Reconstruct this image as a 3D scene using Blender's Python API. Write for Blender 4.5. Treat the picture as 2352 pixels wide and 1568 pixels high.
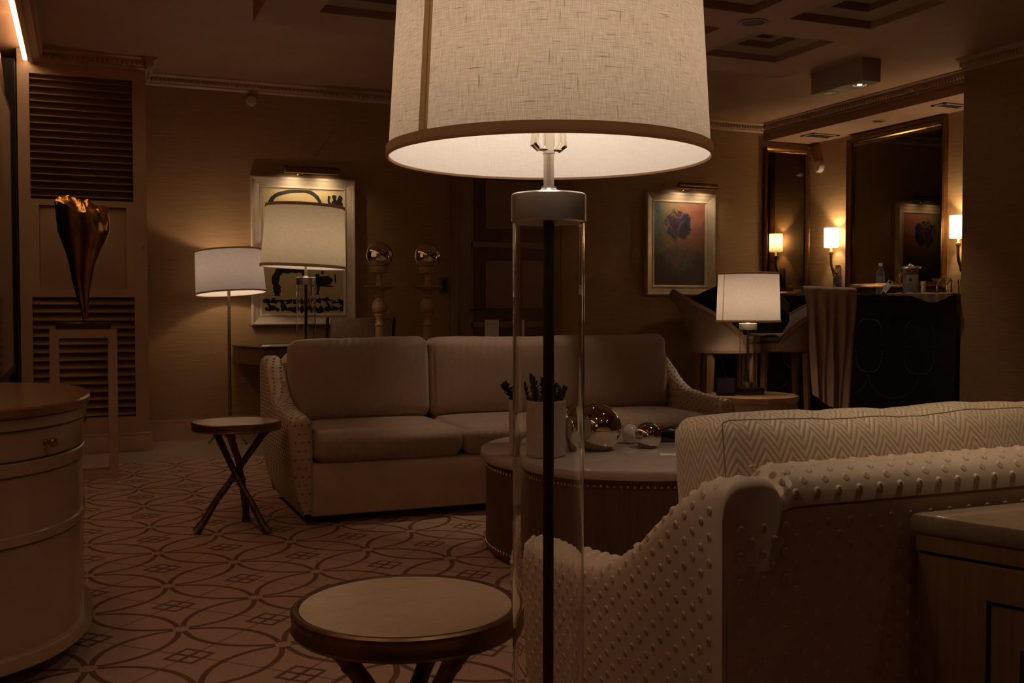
import bpy, bmesh, math, random
from mathutils import Vector, noise

for o in list(bpy.data.objects):
    bpy.data.objects.remove(o, do_unlink=True)
SC = bpy.context.scene
COL = SC.collection
PI = math.pi
R = math.radians
random.seed(7)

# ------------------------------------------------------------------ camera
FPX = 2365.0
cam_d = bpy.data.cameras.new('camera')
cam = bpy.data.objects.new('camera', cam_d)
COL.objects.link(cam)
cam.location = (0, 0, 1.12)
cam.rotation_euler = (R(90) - math.atan(79 / FPX), 0, R(-22.6))
cam_d.sensor_width = 36.0
cam_d.lens = 36.0 * FPX / 2352.0
cam_d.clip_start = 0.05
SC.camera = cam

# ------------------------------------------------------------------ view, world
SC.view_settings.view_transform = 'Standard'
SC.view_settings.look = 'None'
SC.view_settings.exposure = 0.0
SC.view_settings.gamma = 1.0
SC.view_settings.use_curve_mapping = False
W = bpy.data.worlds.new('world')
SC.world = W
W.use_nodes = True
W.node_tree.nodes['Background'].inputs[0].default_value = (1.0, 0.45, 0.2, 1)
W.node_tree.nodes['Background'].inputs[1].default_value = 0.0015

WARM = (1.0, 0.75, 0.53)
AMBER = (1.0, 0.46, 0.17)


def lamp_point(name, loc, power, col=WARM, rad=0.03, parent=None):
    d = bpy.data.lights.new(name, 'POINT')
    d.energy = power
    d.color = col
    d.shadow_soft_size = rad
    o = bpy.data.objects.new(name, d)
    COL.objects.link(o)
    o.location = loc
    if parent:
        o.parent = parent
    return o


def lamp_spot(name, loc, power, angle=70, col=WARM, rad=0.03, rot=(0, 0, 0), blend=0.7, parent=None):
    d = bpy.data.lights.new(name, 'SPOT')
    d.energy = power
    d.color = col
    d.shadow_soft_size = rad
    d.spot_size = R(angle)
    d.spot_blend = blend
    o = bpy.data.objects.new(name, d)
    COL.objects.link(o)
    o.location = loc
    o.rotation_euler = rot
    if parent:
        o.parent = parent
    return o


# ------------------------------------------------------------------ mesh builder
class MB:
    def __init__(self):
        self.v = []
        self.f = []
        self.uv = []
        self.has_uv = False

    def add(self, vs, fs, uvs=None):
        n = len(self.v)
        self.v += [tuple(p) for p in vs]
        for fc in fs:
            self.f.append(tuple(i + n for i in fc))
        if uvs is not None:
            self.has_uv = True
            self.uv += list(uvs)
        else:
            self.uv += [(0.0, 0.0)] * len(vs)
        return self

    def box(self, c, s, rz=0.0, bev=0.0, rx=0.0, ry=0.0, seg=2):
        bm = bmesh.new()
        bmesh.ops.create_cube(bm, size=1.0)
        for v in bm.verts:
            v.co = Vector((v.co.x * s[0], v.co.y * s[1], v.co.z * s[2]))
        if bev > 0:
            bmesh.ops.bevel(bm, geom=list(bm.edges), offset=bev, segments=seg, affect='EDGES', profile=0.5)
        from mathutils import Euler
        m = Euler((rx, ry, rz)).to_matrix()
        bm.verts.ensure_lookup_table()
        vs = [m @ v.co + Vector(c) for v in bm.verts]
        fs = [[v.index for v in f.verts] for f in bm.faces]
        bm.verts.index_update()
        fs = [[v.index for v in f.verts] for f in bm.faces]
        bm.free()
        return self.add(vs, fs)

    def span(self, a, b, bev=0.0):
        return self.box([(a[i] + b[i]) / 2 for i in range(3)], [abs(b[i] - a[i]) for i in range(3)], bev=bev)

    def lathe(self, prof, c=(0, 0, 0), n=32, cap=True, flute=None, closed=False):
        vs, uv = [], []
        for (r, z) in prof:
            for k in range(n):
                a = 2 * PI * k / n
                rr = r * (1 + (flute * (k % 2))) if flute else r
                vs.append((c[0] + rr * math.cos(a), c[1] + rr * math.sin(a), c[2] + z))
        fs = []
        m = len(prof)
        for j in range(m if closed else m - 1):
            j2 = (j + 1) % m
            for k in range(n):
                k2 = (k + 1) % n
                fs.append((j * n + k, j * n + k2, j2 * n + k2, j2 * n + k))
        if cap and not closed:
            fs.append(tuple(range(n - 1, -1, -1)))
            fs.append(tuple((m - 1) * n + k for k in range(n)))
        return self.add(vs, fs)

    def tube(self, pts, rads, n=10, cap=True):
        pts = [Vector(p) for p in pts]
        if not hasattr(rads, '__len__'):
            rads = [rads] * len(pts)
        vs, fs = [], []
        up = None
        for i, p in enumerate(pts):
            a = pts[max(i - 1, 0)]
            b = pts[min(i + 1, len(pts) - 1)]
            t = (b - a).normalized()
            if up is None:
                up = Vector((0, 0, 1)) if abs(t.z) < 0.9 else Vector((1, 0, 0))
            x = up.cross(t)
            if x.length < 1e-6:
                x = Vector((1, 0, 0)).cross(t)
            x.normalize()
            y = t.cross(x)
            up = y.copy()
            for k in range(n):
                an = 2 * PI * k / n
                vs.append(p + (x * math.cos(an) + y * math.sin(an)) * rads[i])
        for i in range(len(pts) - 1):
            for k in range(n):
                k2 = (k + 1) % n
                fs.append((i * n + k, i * n + k2, (i + 1) * n + k2, (i + 1) * n + k))
        if cap:
            fs.append(tuple(range(n - 1, -1, -1)))
            fs.append(tuple((len(pts) - 1) * n + k for k in range(n)))
        return self.add(vs, fs)

    def grid(self, fn, nu, nv, closeu=False, uvf=None):
        vs, uv, fs = [], [], []
        cu = nu if closeu else nu + 1
        for j in range(nv + 1):
            for i in range(cu):
                u, v = i / nu, j / nv
                vs.append(fn(u, v))
                uv.append(uvf(u, v) if uvf else (u, v))
        for j in range(nv):
            for i in range(nu):
                i2 = (i + 1) % cu if closeu else i + 1
                fs.append((j * cu + i, j * cu + i2, (j + 1) * cu + i2, (j + 1) * cu + i))
        return self.add(vs, fs, uv)

    def prism(self, poly, z0, z1):
        n = len(poly)
        vs = [(p[0], p[1], z0) for p in poly] + [(p[0], p[1], z1) for p in poly]
        fs = [tuple(range(n - 1, -1, -1)), tuple(range(n, 2 * n))]
        for i in range(n):
            j = (i + 1) % n
            fs.append((i, j, n + j, n + i))
        return self.add(vs, fs)

    def sphere(self, c, r, n=32, m=16, sc=(1, 1, 1)):
        prof = []
        vs, fs = [], []
        vs.append((c[0], c[1], c[2] - r * sc[2]))
        for j in range(1, m):
            t = -PI / 2 + PI * j / m
            for k in range(n):
                a = 2 * PI * k / n
                vs.append((c[0] + r * sc[0] * math.cos(t) * math.cos(a), c[1] + r * sc[1] * math.cos(t) * math.sin(a), c[2] + r * sc[2] * math.sin(t)))
        vs.append((c[0], c[1], c[2] + r * sc[2]))
        for k in range(n):
            fs.append((0, 1 + (k + 1) % n, 1 + k))
        for j in range(m - 2):
            for k in range(n):
                k2 = (k + 1) % n
                fs.append((1 + j * n + k, 1 + j * n + k2, 1 + (j + 1) * n + k2, 1 + (j + 1) * n + k))
        t = len(vs) - 1
        b = 1 + (m - 2) * n
        for k in range(n):
            fs.append((t, b + k, b + (k + 1) % n))
        return self.add(vs, fs)

    def build(self, name, mat, parent=None, angle=35, loc=None, rz=0.0, recalc=True):
        me = bpy.data.meshes.new(name)
        me.from_pydata(self.v, [], self.f)
        if self.has_uv:
            l = me.uv_layers.new(name='UVMap')
            buf = []
            for lp in me.loops:
                buf += self.uv[lp.vertex_index]
            l.data.foreach_set('uv', buf)
        if recalc:
            bm = bmesh.new()
            bm.from_mesh(me)
            bmesh.ops.recalc_face_normals(bm, faces=bm.faces)
            bm.to_mesh(me)
            bm.free()
        me.shade_smooth()
        if angle < 180:
            me.set_sharp_from_angle(angle=R(angle))
        me.materials.append(mat)
        o = bpy.data.objects.new(name, me)
        COL.objects.link(o)
        if parent:
            o.parent = parent
        if loc:
            o.location = loc
        o.rotation_euler = (0, 0, rz)
        return o


def thing(name, label, cat, loc=(0, 0, 0), rz=0.0, group=None):
    o = bpy.data.objects.new(name, None)
    COL.objects.link(o)
    o.empty_display_size = 0.05
    o.location = loc
    o.rotation_euler = (0, 0, rz)
    o['label'] = label
    o['category'] = cat
    if group:
        o['group'] = group
    return o


def tag(o, label, cat, group=None):
    o['label'] = label
    o['category'] = cat
    if group:
        o['group'] = group
    return o


def struct(o):
    o['kind'] = 'structure'
    return o


def copy_tree(o, parent=None):
    c = o.copy()
    COL.objects.link(c)
    if parent:
        c.parent = parent
    for ch in list(o.children):
        copy_tree(ch, c)
    return c


# ------------------------------------------------------------------ materials
class NT:
    """small node-tree helper"""
    def __init__(self, name):
        self.m = bpy.data.materials.new(name)
        self.m.use_nodes = True
        self.t = self.m.node_tree
        self.bsdf = self.t.nodes['Principled BSDF']
        self.out = self.t.nodes['Material Output']

    def n(self, kind, **kw):
        nd = self.t.nodes.new(kind)
        for k, v in kw.items():
            setattr(nd, k, v)
        return nd

    def l(self, a, b):
        self.t.links.new(a, b)

    def math(self, op, a, b=None, clamp=False):
        nd = self.n('ShaderNodeMath', operation=op)
        nd.use_clamp = clamp
        for i, x in enumerate((a, b)):
            if x is None:
                continue
            if isinstance(x, (int, float)):
                nd.inputs[i].default_value = x
            else:
                self.l(x, nd.inputs[i])
        return nd.outputs[0]

    def mix(self, fac, a, b):
        nd = self.n('ShaderNodeMix', data_type='RGBA')
        for sock, x in ((nd.inputs[0], fac), (nd.inputs[6], a), (nd.inputs[7], b)):
            if isinstance(x, (int, float)):
                sock.default_value = x
            elif isinstance(x, tuple):
                sock.default_value = (*x, 1) if len(x) == 3 else x
            else:
                self.l(x, sock)
        return nd.outputs[2]

    def ramp(self, fac, stops):
        nd = self.n('ShaderNodeValToRGB')
        cr = nd.color_ramp
        while len(cr.elements) < len(stops):
            cr.elements.new(0.5)
        for e, (p, c) in zip(cr.elements, stops):
            e.position = p
            e.color = (*c, 1) if isinstance(c, tuple) else (c, c, c, 1)
        self.l(fac, nd.inputs[0])
        return nd.outputs[0]

    def coords(self, kind='Object', scale=(1, 1, 1), rot=(0, 0, 0), loc=(0, 0, 0)):
        tc = self.n('ShaderNodeTexCoord')
        mp = self.n('ShaderNodeMapping')
        mp.inputs['Scale'].default_value = scale
        mp.inputs['Rotation'].default_value = rot
        mp.inputs['Location'].default_value = loc
        self.l(tc.outputs[kind], mp.inputs['Vector'])
        return mp.outputs[0]

    def pos(self, scale=(1, 1, 1)):
        g = self.n('ShaderNodeNewGeometry')
        mp = self.n('ShaderNodeMapping')
        mp.inputs['Scale'].default_value = scale
        self.l(g.outputs['Position'], mp.inputs['Vector'])
        return mp.outputs[0]

    def noise(self, vec, scale=5, detail=3, rough=0.5, dist=0.0):
        nd = self.n('ShaderNodeTexNoise')
        nd.inputs['Scale'].default_value = scale
        nd.inputs['Detail'].default_value = detail
        nd.inputs['Roughness'].default_value = rough
        nd.inputs['Distortion'].default_value = dist
        self.l(vec, nd.inputs['Vector'])
        return nd.outputs['Fac']

    def sep(self, vec):
        nd = self.n('ShaderNodeSeparateXYZ')
        self.l(vec, nd.inputs[0])
        return nd.outputs

    def bump(self, h, strength=0.3, dist=0.01):
        nd = self.n('ShaderNodeBump')
        nd.inputs['Strength'].default_value = strength
        nd.inputs['Distance'].default_value = dist
        self.l(h, nd.inputs['Height'])
        self.l(nd.outputs[0], self.bsdf.inputs['Normal'])

    def set(self, col=None, rough=None, metal=None, **kw):
        b = self.bsdf.inputs
        if col is not None:
            if isinstance(col, tuple):
                b['Base Color'].default_value = (*col, 1)
            else:
                self.l(col, b['Base Color'])
        if rough is not None:
            if isinstance(rough, (int, float)):
                b['Roughness'].default_value = rough
            else:
                self.l(rough, b['Roughness'])
        if metal is not None:
            b['Metallic'].default_value = metal
        for k, v in kw.items():
            b[k.replace('_', ' ')].default_value = v
        return self.m


def vary(name, c1, c2, scale=8, rough=0.5, metal=0.0, stretch=(1, 1, 1), bump=0.0, detail=3, **kw):
    t = NT(name)
    f = t.noise(t.coords('Object', stretch), scale, detail)
    c = t.ramp(f, [(0.35, c1), (0.65, c2)])
    if bump:
        t.bump(f, bump, 0.004)
    return t.set(c, rough, metal, **kw)


def solid(name, c, rough=0.5, metal=0.0, **kw):
    return vary(name, tuple(x * 0.94 for x in c), c, 14, rough, metal, **kw)


def emis(name, col, strength):
    t = NT(name)
    t.bsdf.inputs['Emission Color'].default_value = (*col, 1)
    t.bsdf.inputs['Emission Strength'].default_value = strength
    return t.set((0.8, 0.8, 0.8), 0.5)


def m_wallpaper():
    t = NT('grasscloth_wallpaper')
    p = t.pos((1.2, 1.2, 60))
    f = t.noise(p, 3.0, 4, 0.6)
    p2 = t.pos((6, 6, 260))
    f2 = t.noise(p2, 3.0, 2, 0.5)
    s = t.math('ADD', t.math('MULTIPLY', f, 0.65), t.math('MULTIPLY', f2, 0.35))
    c = t.ramp(s, [(0.33, (0.29, 0.165, 0.075)), (0.67, (0.46, 0.295, 0.145))])
    t.bump(f2, 0.2, 0.002)
    return t.set(c, 0.62)


def m_carpet():
    t = NT('circle_lattice_carpet')
    sx, sy, sz = t.sep(t.pos())
    # lattice of nodes at 0.30 m, circle centres where i+j is odd
    def frac_to(center_off_x, center_off_y, px=0.6, py=0.6):
        dx = t.math('SUBTRACT', t.math('FLOORED_MODULO', t.math('ADD', sx, -center_off_x + px / 2 + 60 * px), px), px / 2)
        dy = t.math('SUBTRACT', t.math('FLOORED_MODULO', t.math('ADD', sy, -center_off_y + py / 2 + 60 * py), py), py / 2)
        return dx, dy
    ox, oy = 0.30, 4.02
    lines = None
    thin = None
    for cx, cy in ((ox, oy), (ox + 0.3, oy + 0.3)):
        dx, dy = frac_to(cx, cy)
        r2 = t.math('SQRT', t.math('ADD', t.math('MULTIPLY', dx, dx), t.math('MULTIPLY', dy, dy)))
        d = t.math('ABSOLUTE', t.math('SUBTRACT', r2, 0.292))
        a = t.math('LESS_THAN', d, 0.0100)
        # nodes leave a plain spot
        pq, qq = t.math('ABSOLUTE', t.math('ADD', dx, dy)), t.math('ABSOLUTE', t.math('SUBTRACT', dx, dy))
        mn_, mx_ = t.math('MINIMUM', pq, qq), t.math('MAXIMUM', pq, qq)
        cross = t.math('MULTIPLY', t.math('LESS_THAN', mn_, 0.010), t.math('LESS_THAN', mx_, 0.084))
        rim_ = t.math('LESS_THAN', t.math('ABSOLUTE', t.math('SUBTRACT', mx_, 0.074)), 0.010)
        c1 = t.math('MAXIMUM', cross, rim_)
        b = t.math('LESS_THAN', mn_, 0.0065)
        a = t.math('MAXIMUM', a, c1)
        lines = a if lines is None else t.math('MAXIMUM', lines, a)
        thin = b if thin is None else t.math('MAXIMUM', thin, b)
    # plain dots on the nodes
    node = None
    for cx, cy in ((ox, oy + 0.3), (ox + 0.3, oy)):
        dx, dy = frac_to(cx, cy)
        r2 = t.math('SQRT', t.math('ADD', t.math('MULTIPLY', dx, dx), t.math('MULTIPLY', dy, dy)))
        a = t.math('LESS_THAN', r2, 0.028)
        node = a if node is None else t.math('MAXIMUM', node, a)
    lines = t.math('MULTIPLY', lines, t.math('SUBTRACT', 1.0, node))
    thin = t.math('MULTIPLY', thin, t.math('SUBTRACT', 1.0, node))
    f = t.noise(t.pos(), 140, 2)
    base = t.ramp(f, [(0.3, (0.44, 0.265, 0.20)), (0.7, (0.54, 0.335, 0.26))])
    c = t.mix(t.math('MULTIPLY', thin, 0.7), base, (0.17, 0.085, 0.05))
    c = t.mix(t.math('MULTIPLY', lines, 0.9), c, (0.14, 0.055, 0.028))
    h = t.math('SUBTRACT', f, t.math('MULTIPLY', lines, 0.5))
    t.bump(h, 0.35, 0.004)
    return t.set(c, 0.95)


def m_marble(name, c1, c2, vein, rough=0.12, scale=2.2):
    t = NT(name)
    p = t.coords('Object', (1.0, 2.2, 1.0), (0, 0, 0.5))
    f = t.noise(p, scale, 6, 0.6, 1.2)
    f2 = t.noise(p, scale * 2.1, 5, 0.6, 2.2)
    c = t.ramp(f, [(0.3, c1), (0.7, c2)])
    v = t.ramp(f2, [(0.47, 0.0), (0.5, 1.0), (0.53, 0.0)])
    c = t.mix(t.math('MULTIPLY', v, 0.5), c, vein)
    return t.set(c, rough)


def m_linen(name, dark, light, inner, refl=0.55, trans=0.45, tscale=1.0, slub=0.55):
    """thin lampshade cloth: reflects and lets the bulb's light through"""
    t = NT(name)
    t.t.nodes.remove(t.bsdf)
    warp = t.noise(t.coords('UV', (650 * tscale, 26 * tscale, 1), (0, 0, 0.10)), 1.0, 3, 0.6)
    weft = t.noise(t.coords('UV', (22 * tscale, 700 * tscale, 1), (0, 0, 0.06)), 1.0, 3, 0.6)
    s1 = t.noise(t.coords('UV', (230 * tscale, 16 * tscale, 1), (0, 0, 0.16)), 1.0, 2, 0.5)
    s2 = t.noise(t.coords('UV', (17 * tscale, 260 * tscale, 1), (0, 0, 0.10)), 1.0, 2, 0.5)
    fine = t.math('MULTIPLY', t.math('ADD', warp, weft), 0.5)
    c = t.ramp(fine, [(0.36, dark), (0.62, light)])
    k1 = t.ramp(s1, [(0.66, 0.0), (0.74, 1.0)])
    k2 = t.ramp(s2, [(0.64, 0.0), (0.73, 1.0)])
    k = t.math('MULTIPLY', t.math('MAXIMUM', k1, k2), slub)
    c = t.mix(k, c, tuple(x * 0.35 for x in dark))
    geo = t.n('ShaderNodeNewGeometry')
    cd = t.mix(geo.outputs['Backfacing'], c, inner)
    dif = t.n('ShaderNodeBsdfDiffuse')
    t.l(cd, dif.inputs[0])
    tr = t.n('ShaderNodeBsdfTranslucent')
    t.l(c, tr.inputs[0])
    mx = t.n('ShaderNodeMixShader')
    mx.inputs[0].default_value = trans
    t.l(dif.outputs[0], mx.inputs[1])
    t.l(tr.outputs[0], mx.inputs[2])
    t.l(mx.outputs[0], t.out.inputs[0])
    return t.m


def m_chevron(name, lo, hi, period=0.046, amp=0.040, stripe=0.0125, bump=0.6, rough=0.45, shape=0.7):
    t = NT(name)
    tc = t.n('ShaderNodeTexCoord')
    u, v, _ = t.sep(tc.outputs['UV'])
    ph = t.math('FRACT', t.math('ADD', t.math('DIVIDE', u, period), 1000.0))
    tri = t.math('ABSOLUTE', t.math('SUBTRACT', t.math('MULTIPLY', ph, 2.0), 1.0))
    vv = t.math('ADD', v, t.math('MULTIPLY', tri, amp))
    w = t.math('SINE', t.math('MULTIPLY', vv, 2 * PI / stripe))
    w = t.math('ADD', t.math('MULTIPLY', w, 0.5), 0.5)
    w = t.math('POWER', w, shape)
    nz = t.noise(t.coords('Object'), 9, 3)
    base = t.mix(w, lo, hi)
    c = t.mix(t.math('MULTIPLY', nz, 0.25), base, tuple(x * 0.75 for x in hi))
    t.bump(w, bump, 0.003)
    r = t.math('SUBTRACT', rough + 0.18, t.math('MULTIPLY', w, 0.18))
    t.bsdf.inputs['Sheen Weight'].default_value = 0.25
    t.bsdf.inputs['Sheen Roughness'].default_value = 0.4
    return t.set(c, r)


def m_wood(name, c1, c2, rough=0.4, stretch=(1, 1, 12), scale=6, **kw):
    t = NT(name)
    f = t.noise(t.coords('Object', tuple(1 / max(s, 0.01) * 4 if s > 1 else 14 * s for s in stretch)), scale, 4, 0.6, 0.6)
    c = t.ramp(f, [(0.3, c1), (0.7, c2)])
    return t.set(c, rough, **kw)


def m_glass(name, col=(1, 1, 1), rough=0.0, ior=1.5):
    t = NT(name)
    return t.set(col, rough, 0.0, Transmission_Weight=1.0, IOR=ior)


M = {}
M['wall'] = m_wallpaper()
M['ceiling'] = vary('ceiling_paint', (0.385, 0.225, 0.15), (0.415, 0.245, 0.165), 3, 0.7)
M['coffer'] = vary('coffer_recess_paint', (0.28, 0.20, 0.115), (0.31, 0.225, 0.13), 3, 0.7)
M['trim'] = vary('painted_trim', (0.50, 0.33, 0.235), (0.56, 0.37, 0.27), 5, 0.4)
M['panel_paint'] = vary('cream_lacquer_joinery', (0.47, 0.30, 0.205), (0.52, 0.33, 0.23), 5, 0.38)
M['louver'] = vary('louver_paint', (0.30, 0.16, 0.09), (0.34, 0.19, 0.105), 5, 0.45)
M['carpet'] = m_carpet()
M['marble_floor'] = m_marble('polished_floor_marble', (0.42, 0.32, 0.25), (0.52, 0.40, 0.32), (0.35, 0.26, 0.20), 0.16, 1.2)
M['shade_seam_dark'] = vary('seam_thread', (0.24, 0.165, 0.09), (0.30, 0.21, 0.12), 60, 0.8)
M['linen'] = m_linen('slub_linen_shade', (0.50, 0.40, 0.295), (0.86, 0.73, 0.575), (0.95, 0.92, 0.88), trans=0.365, tscale=1.45, slub=0.7)
M['linen_far'] = m_linen('linen_shade_fine', (0.55, 0.45, 0.31), (0.74, 0.63, 0.46), (0.95, 0.92, 0.88), slub=0.25, trans=0.40)
M['linen_grey'] = m_linen('oatmeal_linen_shade', (0.33, 0.30, 0.315), (0.45, 0.41, 0.435), (0.95, 0.93, 0.95), slub=0.12, trans=0.36)
M['linen_small'] = m_linen('pale_linen_shade', (0.68, 0.58, 0.50), (0.86, 0.76, 0.68), (0.95, 0.93, 0.9), slub=0.12, trans=0.16)
M['linen_white'] = m_linen('white_sconce_linen', (0.86, 0.80, 0.72), (0.95, 0.90, 0.82), (0.95, 0.93, 0.9), slub=0.08)
M['linen_overlap'] = m_linen('doubled_linen_overlap', (0.50, 0.36, 0.20), (0.62, 0.46, 0.27), (0.6, 0.5, 0.4), slub=0.3)
M['shade_trim'] = m_linen('brown_shade_binding', (0.40, 0.25, 0.14), (0.46, 0.29, 0.17), (0.46, 0.29, 0.17), trans=0.5, slub=0.0)
M['shade_seam'] = m_linen('shade_seam_cloth', (0.55, 0.42, 0.22), (0.62, 0.48, 0.27), (0.6, 0.48, 0.3), trans=0.5, slub=0.1)
M['nickel'] = vary('brushed_nickel', (0.62, 0.55, 0.45), (0.70, 0.62, 0.52), 30, 0.3, 1.0, stretch=(1, 1, 20))
M['nickel_bright'] = solid('polished_nickel', (0.80, 0.74, 0.64), 0.12, 1.0)
M['dark_rod'] = solid('dark_bronze_rod', (0.035, 0.018, 0.012), 0.5, 0.2)
M['glass'] = m_glass('clear_glass')
M['bronze'] = vary('dark_bronze', (0.10, 0.058, 0.030), (0.2, 0.12, 0.06), 40, 0.42, 0.8, bump=0.3)
M['rim_bronze'] = vary('antique_brass_rim', (0.20, 0.12, 0.06), (0.30, 0.18, 0.09), 22, 0.33, 0.9)
M['pole_bronze'] = vary('textured_bronze_pole', (0.22, 0.14, 0.07), (0.36, 0.23, 0.11), 60, 0.5, 0.7, bump=0.5)
M['table_marble'] = m_marble('cream_tabletop_marble', (0.50, 0.345, 0.235), (0.57, 0.40, 0.275), (0.43, 0.29, 0.20), 0.22, 3.0)
M['coffee_marble'] = m_marble('pale_coffee_table_marble', (0.52, 0.42, 0.375), (0.58, 0.475, 0.43), (0.46, 0.37, 0.33), 0.07, 1.6)
M['velvet'] = vary('ostrich_velvet', (0.52, 0.375, 0.25), (0.60, 0.44, 0.30), 9, 0.55, Sheen_Weight=0.3)
M['velvet_tuft'] = vary('ostrich_velvet_tuft', (0.52, 0.375, 0.25), (0.62, 0.455, 0.31), 30, 0.5, Sheen_Weight=0.2)
M['tuft_dark'] = vary('woven_dot', (0.27, 0.185, 0.115), (0.34, 0.235, 0.15), 30, 0.6)
M['chevron_near'] = m_chevron('chevron_cut_velvet', (0.33, 0.24, 0.14), (0.64, 0.495, 0.325), period=0.056, amp=0.044, stripe=0.0195, shape=0.42, bump=0.35)
M['chevron_far'] = m_chevron('chevron_cut_velvet_pale', (0.31, 0.20, 0.14), (0.60, 0.43, 0.325), stripe=0.0135)
M['drum'] = m_wood('dark_drum_leather', (0.10, 0.055, 0.028), (0.15, 0.085, 0.045), 0.5)
M['brass'] = solid('brass_nail', (0.62, 0.42, 0.2), 0.22, 1.0)
M['mirror_ball'] = solid('smoked_mirror_glass', (0.78, 0.70, 0.62), 0.015, 1.0)
M['pot'] = vary('white_ceramic', (0.55, 0.46, 0.40), (0.60, 0.50, 0.44), 20, 0.5)
M['soil'] = vary('dark_soil', (0.03, 0.02, 0.012), (0.06, 0.04, 0.025), 80, 0.9)
M['leaf'] = vary('dark_green_leaf', (0.016, 0.035, 0.014), (0.03, 0.06, 0.026), 20, 0.4)
M['pearl'] = solid('pearl_shell', (0.75, 0.64, 0.62), 0.18)
M['tray'] = solid('dark_lacquer_tray', (0.05, 0.03, 0.025), 0.15)
M['black'] = solid('black_plastic', (0.012, 0.011, 0.014), 0.35)
M['black_cloth'] = solid('black_cloth', (0.006, 0.005, 0.006), 0.9)
M['onyx'] = m_marble('amber_onyx', (0.55, 0.33, 0.14), (0.80, 0.56, 0.32), (0.36, 0.19, 0.07), 0.12, 3.5)
M['drum_white'] = solid('cream_drum_lacquer', (0.55, 0.43, 0.34), 0.35)
M['screen'] = solid('dim_grey_screen', (0.06, 0.055, 0.07), 0.2)
M['frame'] = vary('champagne_frame', (0.60, 0.48, 0.38), (0.68, 0.55, 0.44), 10, 0.32, 0.15)
M['ink'] = solid('black_ink', (0.012, 0.008, 0.006), 0.6)
M['paper'] = solid('cream_art_paper', (0.62, 0.47, 0.25), 0.6)
M['candle_wood'] = m_wood('turned_oak', (0.36, 0.2, 0.095), (0.46, 0.27, 0.14), 0.45)
M['desk_wood'] = m_wood('brown_desk_wood', (0.17, 0.085, 0.04), (0.24, 0.125, 0.06), 0.4, (12, 1, 1))
M['black_glass'] = solid('black_desk_glass', (0.012, 0.012, 0.012), 0.08)
M['cab_wood'] = m_wood('warm_walnut', (0.17, 0.085, 0.035), (0.24, 0.125, 0.055), 0.38, (1, 1, 12))
M['cab_dark'] = solid('dark_inlay', (0.025, 0.012, 0.008), 0.5)
M['cab_top'] = m_marble('cream_console_marble', (0.21, 0.145, 0.09), (0.25, 0.175, 0.11), (0.17, 0.11, 0.065), 0.14, 1.5)
M['lacquer'] = vary('cream_chest_lacquer', (0.42, 0.265, 0.165), (0.47, 0.30, 0.185), 4, 0.18)
M['lacquer_line'] = solid('chest_shadow_gap', (0.05, 0.028, 0.016), 0.6)
M['chest_wood'] = m_wood('burl_chest_top', (0.19, 0.08, 0.035), (0.28, 0.125, 0.055), 0.2, (1, 8, 1), 9)
M['knob'] = vary('antique_copper', (0.28, 0.14, 0.06), (0.38, 0.2, 0.09), 30, 0.3, 0.9)
M['gold'] = vary('polished_gilt_bronze', (0.36, 0.19, 0.06), (0.50, 0.28, 0.10), 12, 0.22, 1.0, bump=0.2)
M['gold_torn'] = vary('torn_gilt_edge', (0.55, 0.28, 0.08), (0.75, 0.42, 0.15), 60, 0.3, 1.0, bump=0.9)
M['smoke_glass'] = solid('smoked_acrylic', (0.06, 0.035, 0.022), 0.15)
M['gilt'] = vary('dark_gilt_frame', (0.24, 0.125, 0.045), (0.34, 0.18, 0.07), 20, 0.25, 0.9)
M['bar_mirror'] = solid('bronze_mirror', (0.18, 0.145, 0.10), 0.012, 1.0)
M['bar'] = solid('black_bar_leather', (0.006, 0.005, 0.005), 0.5)
M['bar_top'] = solid('black_bar_stone', (0.012, 0.011, 0.013), 0.16)
M['bar_nail'] = solid('tiny_bronze_nail', (0.19, 0.095, 0.045), 0.4, 0.8)
def m_thin_plastic(name):
    t = NT(name)
    t.set((0.75, 0.75, 0.78), 0.08)
    tr = t.n('ShaderNodeBsdfTransparent')
    tr.inputs[0].default_value = (0.93, 0.93, 0.95, 1)
    lw = t.n('ShaderNodeLayerWeight')
    lw.inputs[0].default_value = 0.35
    mx = t.n('ShaderNodeMixShader')
    t.l(t.math('ADD', t.math('MULTIPLY', lw.outputs['Facing'], 0.45), 0.06), mx.inputs[0])
    t.l(tr.outputs[0], mx.inputs[1])
    t.l(t.bsdf.outputs[0], mx.inputs[2])
    t.l(mx.outputs[0], t.out.inputs[0])
    return t.m


M['plastic'] = m_thin_plastic('water_bottle_plastic')
M['white_plastic'] = solid('white_plastic', (0.7, 0.64, 0.6), 0.4)
M['label_blue'] = solid('bottle_label', (0.22, 0.21, 0.26), 0.4)
M['blue_cap'] = solid('blue_cap', (0.03, 0.05, 0.35), 0.4)
M['foil'] = vary('crinkled_foil', (0.7, 0.66, 0.6), (0.85, 0.8, 0.75), 120, 0.18, 1.0, bump=1.0)
M['box_grey'] = solid('grey_box_card', (0.34, 0.28, 0.25), 0.5)
M['card'] = solid('white_card', (0.75, 0.68, 0.62), 0.5)
M['maroon'] = solid('maroon_print', (0.10, 0.02, 0.025), 0.5)
M['brown_cloth'] = vary('taupe_cloth', (0.25, 0.165, 0.11), (0.31, 0.21, 0.14), 40, 0.85, bump=0.1)
M['throw'] = vary('camel_throw', (0.33, 0.21, 0.14), (0.39, 0.255, 0.175), 50, 0.85, bump=0.1)
M['stool_cloth'] = vary('ivory_stool_cloth', (0.27, 0.20, 0.155), (0.31, 0.235, 0.185), 30, 0.6)
M['stool_wood'] = m_wood('honey_stool_wood', (0.22, 0.125, 0.06), (0.28, 0.16, 0.078), 0.4)
M['mask'] = solid('pale_blue_cloth', (0.25, 0.42, 0.6), 0.8)
M['green'] = solid('lime_label', (0.22, 0.34, 0.03), 0.5)
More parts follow.
